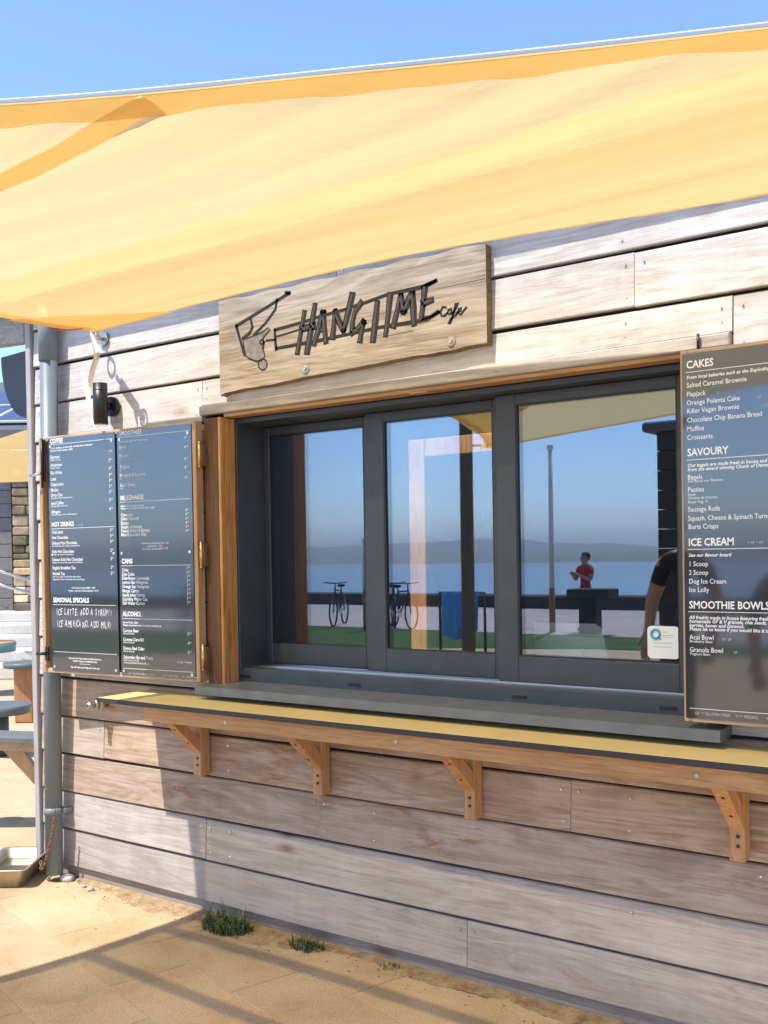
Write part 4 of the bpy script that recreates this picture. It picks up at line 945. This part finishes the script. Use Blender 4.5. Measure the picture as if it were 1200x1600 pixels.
rgt = (sl1-sl0).normalized(); upv = (sl3-sl0); upv = (upv-rgt*upv.dot(rgt)).normalized(); nrm = rgt.cross(upv)
Lr_ = (sl1-sl0).length
for i in range(int(Lr_/1.02)):
    for j in range(2):
        o = sl0+rgt*(.1+i*1.02)+upv*(.35+j*1.7); t = B(); obox(t, o+rgt*.5+upv*.82+nrm*.06, rgt, upv, nrm, .495, .82, .02, .004); pnl = obj('solar_panel', t, M_white, nb)
        t = B()
        for a in range(3):
            for b in range(5): obox(t, o+rgt*(.5+(a-1)*.32)+upv*(.82+(b-2)*.318)+nrm*.083, rgt, upv, nrm, .152, .152, .003)
        obj('solar_cells', t, M_solar, pnl)
# overhang with dark bracket just round the corner
gb = thing('gable_overhang', (-7.0, 1.5, 3), 'grey boarded roof overhang with dark curved bracket beyond the corner', 'roof overhang')
t = B(); prism(t, [bgp(-.50, 8, 3.14), bgp(-.344, 8, 3.30), bgp(-.344, 8, 3.55), bgp(-.50, 8, 3.42)], F, .1); obj('overhang_board', t, M_clad, gb, color=(1.0, 1.0, 1.0))
t = B(); prism(t, [bgp(-.52, 7.8, 3.44), bgp(-.344, 7.8, 3.565), bgp(-.344, 7.8, 3.66), bgp(-.52, 7.8, 3.53)], F, .5); obj('roof_edge', t, M_slate, gb)
t = B(); arc = [bgp(-.3655+.0165*math.sin(a)*0+.020*(1-math.cos(a)), 8.1, 3.20-.46*math.sin(a)) for a in [k*math.pi/16 for k in range(9)]]+[bgp(-.328, 8.1, 2.88), bgp(-.328, 8.1, 3.28)]
prism(t, arc, F, .12); obj('curved_bracket', t, M_slate, gb)
t = B(); bgbox(t, -.334, -.318, 8.1, 8.25, 0, 3.56, .005); obj('support_post', t, M_slate, gb)
# far yellow sail
t = B(); n = 8; g9 = []
for i in range(n+1):
    s = i/n; g9.append([t.verts.new(bgp(-.48+.175*s, 12, 2.55-.02*math.sin(s*3))), t.verts.new(bgp(-.48+.175*s, 12.6, 2.74+.52*s+.1*s*s))])
for i in range(n): f = t.faces.new((g9[i][0], g9[i+1][0], g9[i+1][1], g9[i][1])); f.smooth = True
tag(obj('shade_sail', t, M_sail), 'small distant yellow sail beyond the left corner of the cafe', 'shade sail', 'shade sails')
# steps
st = thing('steps', (-14, 6, 0), None, None, kind='structure')
for k in range(5):
    t = B(); bgbox(t, -.8, -.25, 14.2+k*.72, 19, .02+k*.15 if k else 0, .02+(k+1)*.15, .012); obj('step', t, M_conc, st)
hr = thing('handrail', (-14, 6, 0), 'steel stair handrail of two sloping tubes by the steps', 'handrail')
for z0_, z1_ in ((1.62, 1.30), (1.42, 1.12)):
    t = B(); tube(t, [bgp(-.40, 14.5, z0_+.0), bgp(-.33, 14.5, z1_)], .022, 8); obj('rail_tube', t, M_steel, hr)
t = B(); tube(t, [bgp(-.33, 14.5, 0), bgp(-.33, 14.5, 1.32)], .022, 8); obj('rail_post', t, M_steel, hr)
def round_table(u, d, z, r, th, mat, label, leg=None, topmat=None):
    p = bgp(u, d, 0); ro = thing('round_table', p, label, 'table', 'round tables beyond the corner')
    t = B(); cyl(t, p+Vector((0, 0, z-th)), p+Vector((0, 0, z)), r*.97, r, 32); obj('table_top', t, mat, ro)
    t = B()
    if leg == 'box': obox(t, p+Vector((0, 0, (z-th)/2)), RT, F, (0, 0, 1), r*.42, r*.42, (z-th)/2-.001, .01)
    else: cyl(t, p, p+Vector((0, 0, z-th-.001)), .08, n=16)
    obj('pedestal', t, M_timber if leg == 'box' else M_slate, ro)
    if topmat: t = B(); cyl(t, p+Vector((0, 0, z+.0005)), p+Vector((0, 0, z+.02)), r*.995, r*.98, 32); obj('table_surface', t, topmat, ro)
M_tealp = plain('teal_paint', (.09, .24, .24), .5); M_bluegrey = plain('bluegrey_paint', (.11, .135, .135), .5)
round_table(-.385, 12.6, .62, .34, .10, M_tealp, 'round table with teal rim and reddish wooden top near the steps', None, M_timberX)
round_table(-.348, 10.4, .60, .22, .05, M_bluegrey, 'round grey topped stool on a wooden box pedestal', 'box')
round_table(-.375, 8.6, .42, .26, .07, M_bluegrey, 'low round blue grey table nearest the cafe corner')
sd = thing('side_shelf', (-5.2, .3, .7), 'grey topped wooden side shelf with brace beyond the corner trim', 'shelf')
t = B(); prism(t, [bgp(-.52, 6.05, .600), bgp(-.225, 6.05, .500), bgp(-.225, 6.3, .505), bgp(-.52, 6.3, .605)], (0, 0, 1), .025); obj('shelf_top', t, M_sill, sd)
t = B(); prism(t, [bgp(-.50, 6.1, .535), bgp(-.225, 6.1, .44), bgp(-.225, 6.1, .498), bgp(-.50, 6.1, .592)], F, .04); obj('shelf_rail', t, M_frameX, sd)
t = B(); prism(t, [bgp(-.372, 6.15, .485), bgp(-.352, 6.15, .478), bgp(-.335, 6.15, .31), bgp(-.335, 6.15, .23)], F, .05); obj('brace', t, M_frameV, sd)
t = B(); bgbox(t, -.336, -.326, 6.14, 6.21, 0, .50, .003); obj('leg', t, M_frameV, sd)

# ------------------------------------------------------------------ things behind the camera, mirrored in glass
def bicycle(x, y, rz, label):
    ro = thing('bicycle', (x, y, 0), label, 'bicycle', 'bicycles parked along the promenade')
    ca, sa = math.cos(rz), math.sin(rz)
    def q(a, b, z): return Vector((x+a*ca-b*sa, y+a*sa+b*ca, z))
    for xx in (-.52, .52):
        t = B(); tube(t, [q(xx+.34*math.cos(k*math.pi/14), 0, .35+.34*math.sin(k*math.pi/14)) for k in range(28)], .02, 8, True); wh = obj('wheel', t, M_rubber, ro)
        t = B()
        for k in range(12): a = k*math.pi/6; tube(t, [q(xx, 0, .35), q(xx+.33*math.cos(a), 0, .35+.33*math.sin(a))], .0025, 4)
        cyl(t, q(xx, -.03, .35), q(xx, .03, .35), .025, n=10); obj('spokes', t, M_alu, wh)
    t = B()
    for a, b in (((-.52, .35), (-.1, .33)), ((-.52, .35), (-.2, .80)), ((-.1, .33), (-.22, .88)), ((-.1, .33), (.36, .78)), ((-.2, .80), (.34, .84)), ((.34, .92), (.40, .70)), ((.40, .70), (.52, .35))): tube(t, [q(a[0], 0, a[1]), q(b[0], 0, b[1])], .018, 8)
    obj('bike_frame', t, M_bike, ro)
    t = B(); tube(t, [q(.30, -.28, 1.02), q(.34, -.1, 1.0), q(.34, .1, 1.0), q(.30, .28, 1.02)], .014, 8); tube(t, [q(.34, 0, .92), q(.34, 0, 1.0)], .014, 8); obj('handlebar', t, M_bike, ro)
    t = B(); ball(t, q(-.24, 0, .93), .1, 10, 8, (1, 1, .4)); obj('saddle', t, M_rubber, ro)
    t = B(); cyl(t, q(-.1, -.02, .33), q(-.1, .02, .33), .09, n=16); tube(t, [q(-.1, -.09, .18), q(-.1, -.03, .33), q(-.1, .03, .33), q(-.1, .09, .48)], .01, 6); obj('crank', t, M_alu, ro)
bicycle(-15.25, -15.3, 1.15, 'dark bicycle standing alone, mirrored in the left pane')
bicycle(-13.30, -15.2, .55, 'dark bicycle in front of its neighbour, mirrored in the middle pane')
bicycle(-13.75, -15.5, .9, 'dark bicycle leaning behind its neighbour in the middle pane')

def person(name, label, base, facing, H, shirt, trousers, arms, hairmat=M_hair, sleeve=.55):
    """one continuous skinned body; joints as fractions of the height, x right, y forward"""
    J = {}; E = []
    def j(n, p, r, par=None): J[n] = (Vector(p)*H, r*H, par)
    j('pel', (0, 0, .53), .085); j('waist', (0, .0, .60), .076, 'pel'); j('chest', (0, .01, .72), .094, 'waist'); j('sho', (0, 0, .80), .07, 'chest'); j('neck', (0, .005, .855), .034, 'sho'); j('jaw', (0, .018, .895), .045, 'neck'); j('skull', (0, .012, .945), .056, 'jaw'); j('crown', (0, .004, .975), .040, 'skull')
    for s, sd in ((-1, 'l'), (1, 'r')):
        j('hip'+sd, (.05*s, 0, .50), .062, 'pel'); j('kn'+sd, (.058*s, .012, .28), .038, 'hip'+sd); j('ca'+sd, (.06*s, -.005, .20), .036, 'kn'+sd); j('an'+sd, (.062*s, -.008, .045), .023, 'ca'+sd); j('to'+sd, (.068*s, .085, .018), .019, 'an'+sd)
        el, wr = arms[sd]
        j('sh'+sd, (.115*s, 0, .80), .043, 'sho'); j('el'+sd, el, .028, 'sh'+sd); j('wr'+sd, wr, .019, 'el'+sd)
        d = (Vector(wr)-Vector(el)).normalized(); pm = Vector(wr)+d*.045; j('pa'+sd, pm, .022, 'wr'+sd)
        side = d.cross(Vector((0, 0, 1)) if abs(d.z) < .8 else Vector((0, 1, 0))).normalized(); curl = side.cross(d).normalized()
        for q, (off, ln) in enumerate(((-.018, .040), (-.006, .046), (.006, .044), (.018, .034))):
            a = pm+side*off+d*.014; b = a+d*ln*.5-curl*.006; cc = b+d*ln*.4-curl*.016
            j(f'f{q}a'+sd, a, .0070, 'pa'+sd); j(f'f{q}b'+sd, b, .0062, f'f{q}a'+sd); j(f'f{q}c'+sd, cc, .0052, f'f{q}b'+sd)
        a = Vector(wr)+d*.018+side*-.026; j('tha'+sd, a, .0075, 'wr'+sd); j('thb'+sd, a+d*.028+side*-.012, .006, 'tha'+sd)
    names = list(J); me = bpy.data.meshes.new(name); me.from_pydata([J[n][0] for n in names], [(names.index(n), names.index(J[n][2])) for n in names if J[n][2]], [])
    o = bpy.data.objects.new(name, me); COL.objects.link(o); sk = o.modifiers.new('skin', 'SKIN'); sk.use_smooth_shade = True
    for i, n in enumerate(names): me.skin_vertices[0].data[i].radius = (J[n][1], J[n][1]*(.72 if n in ('pel', 'waist', 'chest', 'sho') else 1)); me.skin_vertices[0].data[i].use_root = n == 'pel'
    ss = o.modifiers.new('sub', 'SUBSURF'); ss.levels = 2; ss.render_levels = 2
    dg = bpy.context.evaluated_depsgraph_get(); nm = bpy.data.meshes.new_from_object(o.evaluated_get(dg)); o.modifiers.clear(); o.data = nm; nm.name = name
    for mm in (M_skin, shirt, trousers, M_rubber): nm.materials.append(mm)
    elz = {sd: J['el'+sd][0] for sd in 'lr'}; shp = {sd: J['sh'+sd][0] for sd in 'lr'}; wrp = {sd: J['wr'+sd][0] for sd in 'lr'}
    def segd(p, a, b):
        ab = b-a; tt = max(0, min(1, (p-a).dot(ab)/ab.length_squared)); return (p-a-ab*tt).length, tt
    for p in nm.polygons:
        p.use_smooth = True; c = p.center; mi = 0; z = c.z/H
        if z < .05: mi = 3
        elif z < .55 and abs(c.x) < .135*H: mi = 2
        elif z < .835 and abs(c.x) < .13*H: mi = 1
        for sd in 'lr':
            d1, t1 = segd(c, shp[sd], elz[sd]); d2, t2 = segd(c, elz[sd], wrp[sd])
            if d1 < .05*H and t1 > .12 and d1 <= d2+.004: mi = 1 if t1 < sleeve else 0
            elif d2 < .04*H and t2 > 0: mi = 0
            if (c-wrp[sd]).length < .06*H: mi = 0
        p.material_index = mi
    o.location = base; o.rotation_euler = (0, 0, facing); tag(o, label, 'person')
    t = B(); ball(t, (0, -.004*H, .948*H), .064*H, 16, 12, (.92, 1.06, 1))
    for v in list(t.verts):
        if v.co.y > .022*H and v.co.z < .965*H or v.co.z < .90*H: t.verts.remove(v)
    hm = obj('hair', t, hairmat, center=False, smooth=True); hm.parent = o
    t = B()
    cyl(t, (0, .066*H, .918*H), (0, .080*H, .908*H), .006*H, .010*H, 8)
    nose = obj('nose', t, M_skin, center=False, smooth=True); nose.parent = o
    for s in (-1, 1):
        t = B(); ball(t, (.022*s*H, .060*H, .936*H), .0075*H, 8, 6); e = obj('eye', t, M_hair, center=False, smooth=True); e.parent = o
        t = B(); ball(t, (.058*s*H, .005*H, .925*H), .016*H, 8, 6, (.4, .7, 1)); e = obj('ear', t, M_skin, center=False, smooth=True); e.parent = o
    t = B(); ball(t, (0, .0605*H, .893*H), .016*H, 8, 6, (1, .3, .25)); e = obj('mouth', t, M_cred, center=False, smooth=True); e.parent = o
    return o
person('person', 'person in a red shirt with both hands raised, mirrored in the right pane', (-9.22, -16.1, 0), rad(25), 1.62, M_cred, M_cnavy,
    {'l': ((-.15, .04, .65), (-.05, .16, .72)), 'r': ((.15, .04, .65), (.045, .16, .725))})
person('person', 'person in a black shirt with one arm hanging, mirrored at the right pane edge', (-2.70, -4.1, 0), rad(-10), 1.92, M_cblack, M_cnavy,
    {'l': ((-.175, -.02, .64), (-.175, .06, .505)), 'r': ((.175, -.02, .64), (.16, .09, .52))})
person('person', 'person in dark clothes, mirrored in the cakes menu board', (-1.78, -3.95, 0), rad(-20), 1.74, M_cnavy, M_cblack,
    {'l': ((-.16, -.01, .64), (-.15, .05, .50)), 'r': ((.16, .03, .66), (.06, .16, .74))}, sleeve=1.0)
bt = thing('plinth_table', (-8.75, -15.4, 0), 'flat topped timber plinth table in front of the red shirted person', 'table')
t = B(); box(t, -9.2, -8.3, -15.65, -15.15, .70, .90, .02); obj('table_top', t, M_kiosk, bt); t = B(); box(t, -8.98, -8.62, -15.55, -15.25, 0, .6995, .01); obj('pedestal', t, M_kiosk, bt)
def pole(x, y, h, r, label):
    ro = thing('white_pole', (x, y, 0), label, 'pole', 'white poles near the promenade'); t = B(); cyl(t, (x, y, .9), (x, y, h), r, r*.8, 12); obj('shaft', t, M_white, ro)
    t = B(); cyl(t, (x, y, 0), (x, y, .9), r*1.15, n=12); obj('pole_base', t, M_timber, ro); t = B(); ball(t, (x, y, h+r*.5), r*1.3, 10, 8); obj('cap', t, M_white, ro)
pole(-9.74, -15.6, 3.75, .055, 'tall white pole mirrored left of the red shirted person')
pole(-13.72, -14.3, 1.95, .045, 'short white pole mirrored in the left pane')
tw_ = thing('towel_rail', (-9.1, -11.0, 0), 'blue towel robe hung on a small rail at the lawn edge', 'towel')
t = B(); tube(t, [(-9.55, -11.0, 0), (-9.55, -11.0, 0.98), (-8.68, -11.0, 0.98), (-8.68, -11.0, 0)], .025, 8); obj('rail', t, M_kiosk, tw_)
t = B(); prev = None
for i in range(25):
    s = i/24; x = -9.45+.7*s; yo = .035*math.sin(s*19); cur = [t.verts.new((x, -10.965+yo*.3, 1.0)), t.verts.new((x, -10.90+yo, .92)), t.verts.new((x+.02*math.sin(s*9), -10.88+yo, 0.30-.1*math.sin(s*4))), t.verts.new((x, -10.885+yo, 0.30-.1*math.sin(s*4))), t.verts.new((x, -10.93+yo, .92))]
    if prev:
        for k in range(4): f = t.faces.new((prev[k], cur[k], cur[k+1], prev[k+1])); f.smooth = True
    prev = cur
obj('cloth', t, M_cblue, tw_)
ks = thing('timber_pillar', (-3.95, -7.2, 0), 'dark timber clad pillar with a bracket, mirrored at the right pane edge', 'pillar')
for k in range(14):
    t = B(); box(t, -4.12, -3.80, -7.35, -7.0, .005+k*.205, .205*(k+1)-.004, .004); obj('pillar_board', t, M_kiosk, ks)
t = B(); box(t, -4.27, -3.7, -7.4, -6.95, 2.875, 2.98, .02); obj('pillar_cap', t, M_slate, ks)

# air: one closed box round everything, pale and even
Mh = bpy.data.materials.new('sea_air'); Mh.use_nodes = True; th = Mh.node_tree; th.nodes.remove(th.nodes['Principled BSDF'])
pv = th.nodes.new('ShaderNodeVolumePrincipled'); pv.inputs['Density'].default_value = 1.05e-3; pv.inputs['Color'].default_value = (.88, .94, 1, 1); pv.inputs['Anisotropy'].default_value = .3
th.links.new(pv.outputs[0], th.nodes['Material Output'].inputs['Volume'])
bm = B(); box(bm, -2800, 2800, -2600, 220, -8.0, 40)
tag(obj('haze', bm, Mh), 'pale sea haze over the far shore', 'haze', kind='stuff')
S.cycles.volume_bounces = 0
